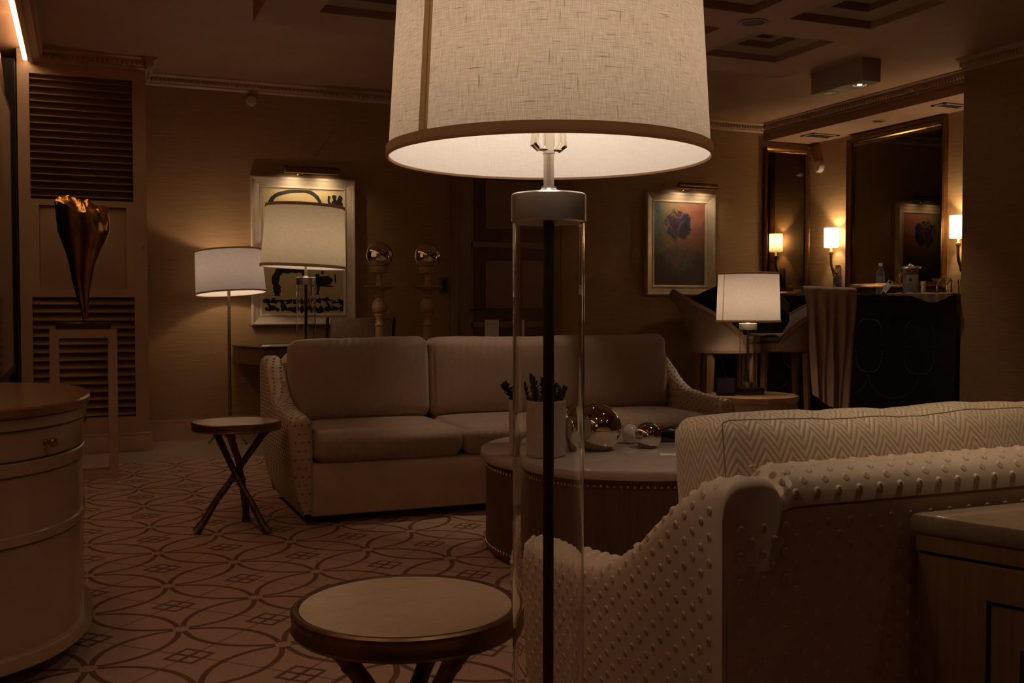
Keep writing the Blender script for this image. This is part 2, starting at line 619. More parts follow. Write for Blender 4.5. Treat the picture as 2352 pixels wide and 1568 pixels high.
M['door_tan'] = vary('door_paint', (0.26, 0.17, 0.10), (0.29, 0.19, 0.115), 5, 0.5)
M['door_dark'] = m_wood('door_dark_panel', (0.11, 0.055, 0.03), (0.14, 0.07, 0.04), 0.5)
M['switch'] = solid('bronze_switch_plate', (0.16, 0.11, 0.07), 0.4)
M['chair_cloth'] = vary('brown_chair_cloth', (0.22, 0.13, 0.085), (0.26, 0.155, 0.10), 40, 0.7)
M['dark_metal'] = solid('dark_chrome', (0.12, 0.09, 0.08), 0.2, 0.9)
M['led'] = emis('led_strip', (1.0, 0.66, 0.34), 14.0)
M['lit_disc'] = emis('lit_downlight_lens', (1.0, 0.88, 0.74), 60.0)
M['dark_disc'] = solid('unlit_downlight_glass', (0.07, 0.075, 0.10), 0.15)
M['vent'] = solid('painted_vent', (0.36, 0.27, 0.2), 0.5)
M['detector'] = solid('white_detector', (0.55, 0.46, 0.40), 0.5)

# ================================================================== THE ROOM
YB, ZC = 9.15, 3.06
XR = 6.42          # right wall
XA = 7.317         # bar niche back wall
YJ = 6.17          # end of the right wall, niche begins
YF = -2.6          # wall behind the camera
XL = -0.66         # left wall


def plane_struct(name, a, b, mat):
    m = MB()
    m.span(a, b)
    return struct(m.build(name, mat))


plane_struct('floor', (XL - 0.2, YF - 0.2, -0.12), (XA + 0.2, YB + 0.2, -0.012), M['marble_floor'])
rug = MB()
rug.span((XL + 0.0, YF, -0.012), (XR, 7.845, 0.0))
struct(rug.build('floor_carpet', M['carpet']))
plane_struct('ceiling', (XL - 0.2, YF - 0.2, ZC), (XA + 0.2, YB + 0.2, ZC + 0.1), M['ceiling'])
plane_struct('wall_back', (XL - 0.2, YB, 0), (XA + 0.2, YB + 0.15, ZC), M['wall'])
plane_struct('wall_front', (XL - 0.2, YF - 0.15, 0), (XA + 0.2, YF, ZC), M['wall'])
plane_struct('wall_left', (XL - 0.15, YF, 0), (XL, YB, ZC), M['wall'])
plane_struct('wall_right', (XR, YF, 0), (XA + 0.2, YJ, ZC), M['wall'])
plane_struct('wall_niche', (XA, YJ, 0), (XA + 0.15, YB, ZC), M['wall'])
# dropped header and soffit over the bar niche
m = MB()
m.span((6.735, YJ, 2.885), (XA, YB, ZC))
struct(m.build('ceiling_niche', M['ceiling']))


# crown moulding: extruded profile plus a rope bead
def crown(name, a, b, inward, size=0.085, z=ZC):
    a, b, inward = Vector(a), Vector(b), Vector(inward)
    d = b - a
    L = d.length
    d.normalize()
    prof = [(0, 0), (size, 0), (size, -0.012), (size * 0.8, -0.022), (size * 0.62, -0.03), (size * 0.5, -0.052), (size * 0.3, -0.066), (size * 0.28, -0.08), (0.008, -0.094), (0, -0.094)]
    m = MB()
    vs = []
    for e in (a, b):
        for (x, zz) in prof:
            p = e + inward * x
            vs.append((p.x, p.y, z + zz))
    n = len(prof)
    fs = [(i, (i + 1) % n, n + (i + 1) % n, n + i) for i in range(n)]
    fs += [tuple(range(n - 1, -1, -1)), tuple(range(n, 2 * n))]
    m.add(vs, fs)
    k = int(L / 0.034)
    for i in range(k):
        c = a + d * ((i + 0.5) * L / k) + inward * (size * 0.56)
        m.sphere((c.x, c.y, z - 0.052), 0.0165, 8, 5, (1, 1, 1.15))
    return struct(m.build(name, M['trim']))


crown('trim_1', (0.472, YB, 0), (6.735, YB, 0), (0, -1, 0))
crown('trim_2', (6.735, YB, 0), (6.735, YJ, 0), (-1, 0, 0))
crown('trim_3', (XR, YJ, 0), (XR, YF, 0), (-1, 0, 0))
crown('trim_4', (-0.36, 8.6, 0), (0.472, 8.6, 0), (0, -1, 0))
crown('trim_5', (0.472, 8.6 - 0.085, 0), (0.472, YB, 0), (1, 0, 0))


def baseboard(name, a, b, h=0.163, t=0.02):
    m = MB()
    m.span((a[0], a[1], -0.012), (b[0], b[1], h - 0.025))
    cx = [min(a[0], b[0]), min(a[1], b[1])]
    dx = [max(a[0], b[0]), max(a[1], b[1])]
    m.span((cx[0] + 0.004, cx[1] + 0.004, h - 0.025), (dx[0] - 0.004 if abs(a[0] - b[0]) < 0.05 else dx[0], dx[1], h), bev=0.003)
    return struct(m.build(name, M['trim']))


baseboard('baseboard_back', (0.472, YB - 0.022), (3.16, YB))
baseboard('baseboard_back_2', (4.42, YB - 0.022), (XA, YB))
baseboard('baseboard_right', (XR - 0.022, YF), (XR, YJ))

# dropped coffer grid
GX0, GX1, GY1, GZ = 0.995, 4.98, 6.565, 2.884
cw, cg, cm = 0.625, 0.27, 0.335
cols = [(GX0 + cm + i * (cw + cg), GX0 + cm + i * (cw + cg) + cw) for i in range(4)]
rows = [(6.195 - k * 0.968 - 0.635, 6.195 - k * 0.968) for k in range(7)]
GY0 = rows[-1][0] - 0.37
gm = MB()
xs = sorted([GX0, GX1] + [v for c in cols for v in c])
ys = sorted([GY0, GY1] + [v for r in rows for v in r])
for i in range(len(xs) - 1):
    for j in range(len(ys) - 1):
        if i % 2 == 1 and j % 2 == 1:
            continue
        gm.span((xs[i], ys[j], GZ), (xs[i + 1], ys[j + 1], ZC))
struct(gm.build('ceiling_coffers', M['ceiling']))
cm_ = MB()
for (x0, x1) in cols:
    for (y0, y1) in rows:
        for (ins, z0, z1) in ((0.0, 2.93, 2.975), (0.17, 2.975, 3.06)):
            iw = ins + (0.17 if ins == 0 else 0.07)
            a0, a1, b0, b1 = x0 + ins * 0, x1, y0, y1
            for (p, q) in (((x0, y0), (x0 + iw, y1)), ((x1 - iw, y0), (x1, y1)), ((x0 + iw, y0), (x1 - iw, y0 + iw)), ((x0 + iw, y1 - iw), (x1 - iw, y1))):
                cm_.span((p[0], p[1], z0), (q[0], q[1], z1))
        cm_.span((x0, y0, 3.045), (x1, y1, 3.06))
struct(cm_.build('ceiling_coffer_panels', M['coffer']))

# ---- left: louvered joinery built out from the back wall
YC = 8.6
XC0, XC1 = -0.437, 0.472
dj = thing('door_2', 'tall cream louvered joinery panel', 'door')
for k in ('label', 'category'):
    del dj[k]
struct(dj)
fr = MB()
fr.span((XC0, YC, 0), (-0.355, YB, 2.97))
fr.span((0.373, YC, 0), (XC1, YB, 2.97))
fr.span((-0.355, YC, 2.88), (0.373, YB, ZC))
fr.span((XC0, YC + 0.002, 2.96), (XC1, YB, ZC))
fr.span((-0.355, YC + 0.003, 1.894), (0.373, YC + 0.05, 1.941))
fr.span((-0.355, YC + 0.003, 1.196), (0.373, YC + 0.05, 1.262))
fr.span((-0.355, YC + 0.003, 1.262), (-0.30, YC + 0.05, 1.894))
fr.span((0.32, YC + 0.003, 1.262), (0.373, YC + 0.05, 1.894))
fr.span((-0.355, YC + 0.003, 0.126), (0.373, YC + 0.05, 0.263))
fr.build('frame', M['panel_paint'], dj)
pl = MB()
pl.span((XC0 - 0.02, YC - 0.03, -0.012), (XC1 + 0.02, YC + 0.1, 0.112), bev=0.004)
pl.span((XC0 - 0.01, YC - 0.02, 0.112), (XC1 + 0.01, YC + 0.1, 0.135), bev=0.006)
pl.build('plinth', M['trim'], dj)
rp = MB()
# recessed pyramid panel
x0, x1, z0, z1 = -0.30, 0.32, 1.262, 1.894
b = 0.10
vs = [(x0, YC + 0.05, z0), (x1, YC + 0.05, z0), (x1, YC + 0.05, z1), (x0, YC + 0.05, z1),
      (x0 + b, YC + 0.012, z0 + b), (x1 - b, YC + 0.012, z0 + b), (x1 - b, YC + 0.012, z1 - b), (x0 + b, YC + 0.012, z1 - b)]
rp.add(vs, [(0, 1, 5, 4), (1, 2, 6, 5), (2, 3, 7, 6), (3, 0, 4, 7), (4, 5, 6, 7)])
rp.build('raised_panel', M['panel_paint'], dj)
for (za, zb, n, tilt, nm) in ((1.945, 2.876, 17, 74, 'louver_slats'), (0.267, 1.192, 15, 50, 'louver_slats')):
    sm = MB()
    st = (zb - za) / n
    for i in range(n):
        sm.box((0.009, YC + 0.03, za + (i + 0.5) * st), (0.728, 0.008, st * (1.35 if tilt > 60 else 1.12)), rx=R(-tilt), bev=0.0025)
    sm.build(nm, M['louver'], dj)
bk = MB()
bk.span((-0.36, YC + 0.075, 0.1), (0.38, YC + 0.085, 2.9))
bk.build('backing', M['louver'], dj)
kb = MB()
kb.tube([(0.443, YC + 0.002, 1.585), (0.443, YC - 0.012, 1.585)], [0.011, 0.009], 14)
kb.build('keyhole_rosette', M['brass'], dj)

# cove over the left wall with its LED strip
cv = MB()
cv.span((-0.355, YF, 2.955), (-0.325, YC - 0.02, ZC))
cv.span((-0.325, YF, 2.97), (-0.275, YC - 0.086, 2.985))
cv.span((-0.325, YF, 2.985), (-0.255, YC - 0.086, ZC))
for i in range(300):
    yy = YF + 0.02 + i * 0.037
    if yy < YC - 0.1:
        cv.sphere((-0.268, yy, 2.992), 0.015, 6, 4)
struct(cv.build('trim_6', M['trim']))
led = MB()
led.span((-0.391, 1.0, 2.962), (-0.362, 8.56, 2.976), bev=0.004)
o = tag(led.build('led_strip_light', M['led']), 'glowing warm strip light running along the ceiling cove at upper left', 'light')

# ---- back door between the candlesticks and the right-hand picture
dr = bpy.data.objects.new('door_1', None)
COL.objects.link(dr)
struct(dr)
DX0, DX1, DZ = 3.37, 4.27, 2.46
cs = MB()
for (a, b) in (((3.19, YB - 0.045, 0), (3.375, YB, 2.62)), ((4.265, YB - 0.045, 0), (4.45, YB, 2.62)), ((3.19, YB - 0.045, DZ), (4.45, YB, 2.62))):
    cs.span(a, b, bev=0.006)
for (a, b) in (((3.215, YB - 0.06, 0), (3.25, YB, 2.6)), ((4.39, YB - 0.06, 0), (4.425, YB, 2.6))):
    cs.span(a, b, bev=0.006)
cs.build('casing', M['door_tan'], dr)
lf = MB()
lf.span((DX0, YB - 0.012, 0), (DX1, YB - 0.001, DZ))
lf.build('leaf', M['door_dark'], dr)
st = MB()
for (a, b) in (((DX0, 0), (DX0 + 0.035, DZ)), ((DX1 - 0.035, 0), (DX1, DZ)), ((DX0, 1.683), (DX1, 1.736)), ((DX0, 0.93), (DX1, 0.978)), ((DX0, DZ - 0.05), (DX1, DZ)), ((DX0, 0.0), (DX1, 0.12))):
    st.span((a[0], YB - 0.02, a[1]), (b[0], YB - 0.012, b[1]), bev=0.003)
st.build('stile', M['door_tan'], dr)
for (za, zb) in ((1.863, 2.32), (1.108, 1.562), (0.27, 0.80)):
    pm = MB()
    pm.span((3.527, YB - 0.024, za), (4.105, YB - 0.012, zb), bev=0.005)
    pm.build('raised_panel', M['door_tan'], dr)
hd = MB()
hd.tube([(3.36, YB - 0.02, 1.09), (3.36, YB - 0.075, 1.09)], 0.011, 12)
hd.tube([(3.35, YB - 0.07, 1.09), (3.41, YB - 0.075, 1.091), (3.475, YB - 0.068, 1.09)], [0.011, 0.009, 0.008], 10)
hd.tube([(3.36, YB - 0.018, 1.09), (3.36, YB - 0.028, 1.09)], 0.026, 20)
hd.build('handle', M['dark_metal'], dr)

# ================================================================== LAMPS
def shade_mesh(rb, rt, zb, zt, n=96, m=10):
    g = MB()
    L = math.hypot(rb - rt, zt - zb)

    def fn(u, v):
        r = rb + (rt - rb) * v
        return (r * math.cos(2 * PI * u), r * math.sin(2 * PI * u), zb + (zt - zb) * v)

    def uvf(u, v):
        return (u * 2 * PI * (rb + rt) / 2, v * L)
    g.grid(fn, n, m, False, uvf)
    return g


def ring_band(r, z0, z1, t=0.003, r1=None, n=96):
    g = MB()
    r1 = r if r1 is None else r1
    g.lathe([(r - 0.0022, z0 + 0.003), (r - 0.0005, z0 - 0.001), (r + t * 0.6, z0 - 0.0008), (r + t, z0 + 0.001), (r1 + t, z1), (r1 + 0.0004, z1 + 0.001)], n=n, cap=False)
    return g


def add_shade(root, mat, rb, rt, zb, zt, seam_angle=None, band=0.014, trim=None, finial=True):
    s = shade_mesh(rb, rt, zb, zt).build('shade', mat, root, angle=180, recalc=False)
    k = (rb - rt) / (zt - zb)
    ring_band(rb + 0.001, zb - 0.002, zb + band, 0.0035, rb - k * band + 0.001).build('bottom_binding', M['shade_trim'], s)
    ring_band(rt + k * band + 0.001, zt - band, zt + 0.002, 0.0035, rt + 0.001).build('top_binding', M['shade_trim'], s)
    if seam_angle is not None:
        sm = MB()
        w = 0.0042 if rb > 0.22 else 0.004

        def fn(u, v):
            a = seam_angle + (u - 0.5) * 2 * w / rb
            r = rb + (rt - rb) * v + 0.0022
            return (r * math.cos(a), r * math.sin(a), zb + band + (zt - zb - 2 * band) * v)
        sm.grid(fn, 3, 8)
        sm.build('seam', M['shade_seam'], s, recalc=False)
        if rb > 0.22:
            sm = MB()
            a0_ = seam_angle - 0.010 / rb
            sm.grid(lambda u, v: ((rb + (rt - rb) * v + 0.0012) * math.cos(a0_ + (u - 0.5) * 0.016 / rb), (rb + (rt - rb) * v + 0.0012) * math.sin(a0_ + (u - 0.5) * 0.016 / rb), zb + band + (zt - zb - 2 * band) * v), 3, 8)
            sm.build('overlap', M['linen_overlap'], s, recalc=False)
    # spider ring that carries the shade
    sp = MB()
    for a in (0.3, 0.3 + 2 * PI / 3, 0.3 + 4 * PI / 3):
        sp.tube([(0, 0, zt - 0.03), ((rt - 0.003) * math.cos(a), (rt - 0.003) * math.sin(a), zt - 0.012)], 0.0022, 8)
    if finial:
        sp.lathe([(0.004, 0), (0.012, 0.004), (0.012, 0.012), (0.006, 0.02), (0.009, 0.03), (0.002, 0.036)], (0, 0, zt - 0.032), 16)
    sp.build('shade_spider', M['nickel_bright'], root)
    return s


def glass_column_lamp(name, label, cat, loc, dims, seam, mat, power, glen0, base='disc', group=None, rz=0.0, col=WARM):
    """dims: rb, rt, zb, zt, cap radius, cap z0, z1, tube r, neck r"""
    rb, rt, zb, zt, rc, c0, c1, rtube, rn = dims
    root = thing(name, label, cat, loc, rz, group)
    add_shade(root, mat, rb, rt, zb, zt, seam, 0.015 if rb > 0.22 else 0.010)
    cp = MB()
    e = 0.0025
    cp.lathe([(rc - 0.012, c0), (rc - e, c0), (rc, c0 + e), (rc, c1 - e), (rc - e, c1), (rc * 0.4, c1 + 0.0005)], n=72)
    cp.build('cap', M['nickel'], root)
    hh = zb + 0.01
    nk = MB()
    nk.lathe([(rn * 1.55, 0), (rn * 1.7, 0.003), (rn * 1.7, 0.006), (rn * 1.45, 0.009), (rn * 1.45, 0.012)], (0, 0, c1), 28)
    nk.lathe([(rn, 0.0), (rn, hh - c1 - 0.012)], (0, 0, c1 + 0.010), 40, flute=-0.16)
    nk.lathe([(rn * 1.15, 0), (rn * 1.15, 0.005)], (0, 0, hh - 0.003), 28)
    nk.build('neck', M['nickel'], root, angle=20)
    hp = MB()
    s = rn * 2.1
    hp.box((0, 0, hh + 0.004), (s * 2.2, s * 0.9, 0.004), bev=0.0015)
    for sgn in (-1, 1):
        hp.tube([(sgn * s * 0.9, 0, hh + 0.004), (sgn * s * 1.4, 0, hh + 0.012), (sgn * s * 1.35, 0, hh + 0.03), (sgn * s * 1.5, 0, hh + 0.04), (sgn * s * 2.6, 0, hh + 0.10), (sgn * s * 2.3, 0, zt - 0.09), (0, 0, zt - 0.035)],
                [s * 0.30, s * 0.42, s * 0.36, s * 0.2, 0.0022, 0.0022, 0.0022], 10)
    hp.tube([(0, 0, hh), (0, 0, hh + 0.075)], rn * 1.1, 20)
    hp.build('harp', M['nickel_bright'], root)
    tb = MB()
    tb.lathe([(rtube, glen0), (rtube, c0 - 0.0004), (rtube * 0.962, c0 - 0.0004), (rtube * 0.962, glen0)], n=96, closed=True)
    tb.build('glass_column', M['glass'], root)
    rd = MB()
    rd.lathe([(rn * 1.03, glen0), (rn * 1.03, c0)], n=24)
    rd.build('inner_rod', M['dark_rod'], root)
    bs = MB()
    if base == 'disc':
        bs.lathe([(0.118, 0), (0.12, 0.004), (0.12, 0.018), (0.115, 0.022), (rtube + 0.006, 0.024), (rtube + 0.006, glen0 + 0.02), (rtube + 0.001, glen0 + 0.02)], n=64)
        bs.build('base', M['nickel'], root)
    else:
        bs.span((-0.082, -0.082, 0), (0.082, 0.082, 0.048), bev=0.004)
        bs.build('base', M['smoke_glass'], root)
        b2 = MB()
        b2.lathe([(rtube * 0.75, 0.048), (rtube * 0.75, glen0 + 0.035)], n=40)
        b2.build('collar', M['nickel'], root)
    lamp_point(name + '_bulb', (0, 0, zb + (zt - zb) * 0.42), power, col, parent=root, rad=0.035)
    return root


def tilt_shade(root, roll, pitch, zc):
    from mathutils import Matrix
    f = Vector((math.sin(R(22.6)), math.cos(R(22.6)), 0))
    r = Vector((f.y, -f.x, 0))
    m = Matrix.Rotation(R(roll), 4, f) @ Matrix.Rotation(R(pitch), 4, r)
    T = Matrix.Translation((0, 0, zc))
    for ch in root.children:
        if ch.name.split('.')[0] in ('shade', 'shade_spider'):
            ch.matrix_local = T @ m @ T.inverted()


FLOOR_DIMS = (0.266, 0.243, 1.368, 1.755, 0.0626, 1.26, 1.3085, 0.0602, 0.0088)
# foreground lamp: seam towards the camera's left
glass_column_lamp('glass_column_lamp', 'large lit linen drum lamp on a clear glass column in the near foreground', 'lamp',
                  (0.72, 1.57, 0), FLOOR_DIMS, R(-114.7 - 43), M['linen'], 3.2, 0.045, col=(1.0, 0.80, 0.63))
l2_ = glass_column_lamp('glass_column_lamp', 'lit drum lamp on a glass column behind the far sofa', 'lamp',
                  (1.30, 6.51, 0), FLOOR_DIMS, R(60), M['linen_far'], 2.4, 0.045, col=(1.0, 0.78, 0.56))
tilt_shade(l2_, 2.2, -0.6, 1.74)
# table lamp on the onyx end table
glass_column_lamp('table_lamp', 'small lit table lamp with glass column on the round onyx end table', 'lamp',
                  (4.25, 5.955, 0.5165), (0.218, 0.206, 0.503, 0.838, 0.061, 0.446, 0.492, 0.057, 0.0088), R(-126 - 50), M['linen_small'], 4.6, 0.05, base='block')

# bronze tripod floor lamp by the back wall
fl = thing('tripod_floor_lamp', 'slim bronze floor lamp with a wide oatmeal drum shade beside the desk', 'lamp', (1.118, 8.80, 0))
add_shade(fl, M['linen_grey'], 0.282, 0.268, 1.232, 1.585, R(-112 - 78), 0.010)
pm = MB()
pts = [(0, 0, 0.16 + 0.14 * i) for i in range(9)]
pm.tube(pts, [0.014, 0.0135, 0.014, 0.013, 0.0145, 0.013, 0.0135, 0.0125, 0.013], 12)
pm.tube([(0, 0, 1.28), (0, 0, 1.40)], 0.014, 12)
pm.build('pole', M['pole_bronze'], fl)
for i, a in enumerate((R(-170), R(-50), R(70))):
    lm = MB()
    lm.tube([(0, 0, 0.22), (0.05 * math.cos(a), 0.05 * math.sin(a), 0.16), (0.13 * math.cos(a), 0.13 * math.sin(a), 0.055), (0.18 * math.cos(a), 0.18 * math.sin(a), -0.003)], [0.011, 0.012, 0.010, 0.011], 10)
    lm.build('leg', M['pole_bronze'], fl)
tilt_shade(fl, -4.2, -3.0, 1.56)
lamp_point('tripod_floor_lamp_bulb', (0, 0, 1.42), 5.0, (1.0, 0.72, 0.46), 0.035, fl)

# ================================================================== SOFAS
def smooth(a, b, x):
    t = max(0.0, min(1.0, (x - a) / (b - a)))
    return t * t * (3 - 2 * t)


def interp(tab, x):
    for i in range(len(tab) - 1):
        if x <= tab[i + 1][0]:
            a, b = tab[i], tab[i + 1]
            t = (x - a[0]) / (b[0] - a[0])
            t = t * t * (3 - 2 * t) * 0.3 + t * 0.7
            return a[1] + (b[1] - a[1]) * t
    return tab[-1][1]


def polyline(pts):
    L = [0.0]
    for i in range(1, len(pts)):
        L.append(L[-1] + math.hypot(pts[i][0] - pts[i - 1][0], pts[i][1] - pts[i - 1][1]))
    return L


def at_len(pts, L, s):
    for i in range(len(L) - 1):
        if s <= L[i + 1] or i == len(L) - 2:
            t = (s - L[i]) / max(L[i + 1] - L[i], 1e-9)
            return (pts[i][0] + (pts[i + 1][0] - pts[i][0]) * t, pts[i][1] + (pts[i + 1][1] - pts[i][1]) * t)


def tuft(m, c, nrm, along, w=0.0078, h=0.0088, d=0.0046, hi=True):
    """little split woven tuft sitting on the cloth"""
    nrm = Vector(nrm).normalized()
    al = Vector(along)
    al = (al - nrm * al.dot(nrm)).normalized()
    x = al.cross(nrm)
    nr, na = (4, 12) if hi else (2, 8)
    vs, fs = [], []
    for j in range(nr + 1):
        rho = j / nr
        for i in range(na if j else 1):
            th = 2 * PI * i / na
            u, v = rho * math.cos(th), rho * math.sin(th)
            dome = math.sqrt(max(0.0, 1 - rho * rho))
            groove = 0.6 * math.exp(-(u * 3.6) ** 2) * (1.0 if v < 0.35 else 0.3) if hi else 0.0
            vs.append(Vector(c) + x * (u * w) + al * (v * h) + nrm * (dome * d * (1 - groove) * (0.85 + 0.3 * v) - 0.0006))
    for i in range(na):
        fs.append((0, 1 + i, 1 + (i + 1) % na))
    for j in range(1, nr):
        a0, b0 = 1 + (j - 1) * na, 1 + j * na
        for i in range(na):
            k = (i + 1) % na
            fs.append((a0 + i, b0 + i, b0 + k, a0 + k))
    m.add(vs, fs)


ARM_H = [(0.0, 0.552), (0.08, 0.566), (0.30, 0.580), (0.46, 0.598), (0.55, 0.632), (0.62, 0.675), (0.70, 0.735), (0.77, 0.785), (0.85, 0.828), (0.94, 0.843)]
XO, TH = 1.345, 0.118


def arm_section(y, s, shrink=0.0):
    h = interp(ARM_H, y)
    if y > 0.90:
        h -= 0.024 * (1 - math.sqrt(max(0.0, 1 - ((y - 0.90) / 0.0265) ** 2)))
    r = TH / 2
    pts = []
    for (z, ins) in ((0.045, 0.075), (0.10, 0.052), (0.18, 0.028), (0.27, 0.010), (0.36, 0.002)):
        pts.append((XO - ins, z))
    n0 = 5
    zt = h - r * 0.85
    for i in range(1, n0 + 1):
        pts.append((XO + 0.002 * i / n0, 0.36 + (zt - 0.36) * i / n0))
    for k in range(1, 12):
        a = PI * k / 12
        e = 0.75
        ca, sa = math.cos(a), math.sin(a)
        pts.append((XO - r + r * math.copysign(abs(ca) ** e, ca), zt + r * 0.85 * abs(sa) ** e))
    pts.append((XO - TH, zt))
    pts.append((XO - TH - 0.004, max(0.30, zt - 0.1)))
    pts.append((XO - TH - 0.004, 0.22))
    pts.append((XO - TH - 0.004, 0.047))
    if shrink:
        cx = XO - r
        pts = [(cx + (x - cx) * (1 - shrink / r), (z - 0.3) * (1 - shrink / 0.3) + 0.3) for (x, z) in pts]
    return [(s * x, z) for (x, z) in pts]


def make_cushion(w, d, h, r=0.035, puff=(0.02, 0.02, 0.02), n=(34, 14, 14), wr=0.006, seed=0, sag=0.0):
    """soft box cushion centred at the origin, box seams kept; UV in metres"""
    m = MB()
    hw = (w / 2, d / 2, h / 2)

    def shape(p):
        q = [max(-hw[i] + r, min(hw[i] - r, p[i])) for i in range(3)]
        dlt = Vector([p[i] - q[i] for i in range(3)])
        if dlt.length > 1e-9:
            # square corner softened to radius r
            mx = max(abs(c) for c in dlt)
            dlt = dlt.normalized() * mx * (0.55 + 0.45 * mx / max(dlt.length, 1e-9))
        p2 = Vector(q) + dlt
        nx, ny, nz = (p2[i] / hw[i] for i in range(3))
        fx = max(0, 1 - ny * ny) * max(0, 1 - nz * nz)
        fy = max(0, 1 - nx ** 4) * max(0, 1 - nz ** 4)
        fz = max(0, 1 - nx ** 4) * max(0, 1 - ny ** 4)
        p2.x += puff[0] * fx * nx
        p2.y += puff[1] * fy * ny
        p2.z += puff[2] * fz * nz - sag * max(0, 1 - nx * nx) * (0.5 + 0.5 * nz)
        # soft folds running across the width
        f = noise.noise(Vector((p2.x * 7 + seed * 3.1, p2.y * 5, p2.z * 2.0 + seed)))
        f2 = noise.noise(Vector((p2.x * 22 + seed, p2.z * 5 + p2.y * 6, seed * 1.7)))
        o = p2.normalized()
        return p2 + o * (wr * f + wr * 0.35 * f2)
    nx, ny, nz = n
    faces = [
        (lambda u, v: (-hw[0] + 2 * hw[0] * u, -hw[1], -hw[2] + 2 * hw[2] * v), nx, nz, lambda u, v: (u * w, v * h)),
        (lambda u, v: (hw[0] - 2 * hw[0] * u, hw[1], -hw[2] + 2 * hw[2] * v), nx, nz, lambda u, v: (u * w, v * h)),
        (lambda u, v: (-hw[0] + 2 * hw[0] * u, -hw[1] + 2 * hw[1] * v, hw[2]), nx, ny, lambda u, v: (u * w, h + v * d)),
        (lambda u, v: (-hw[0] + 2 * hw[0] * u, hw[1] - 2 * hw[1] * v, -hw[2]), nx, ny, lambda u, v: (u * w, v * d)),
        (lambda u, v: (hw[0], -hw[1] + 2 * hw[1] * u, -hw[2] + 2 * hw[2] * v), ny, nz, lambda u, v: (u * d, v * h)),
        (lambda u, v: (-hw[0], hw[1] - 2 * hw[1] * u, -hw[2] + 2 * hw[2] * v), ny, nz, lambda u, v: (u * d, v * h)),
    ]
    for fn, a, b, uvf in faces:
        m.grid(lambda u, v, fn=fn: shape(fn(u, v)), a, b, False, uvf)
    m.shape = shape
    return m


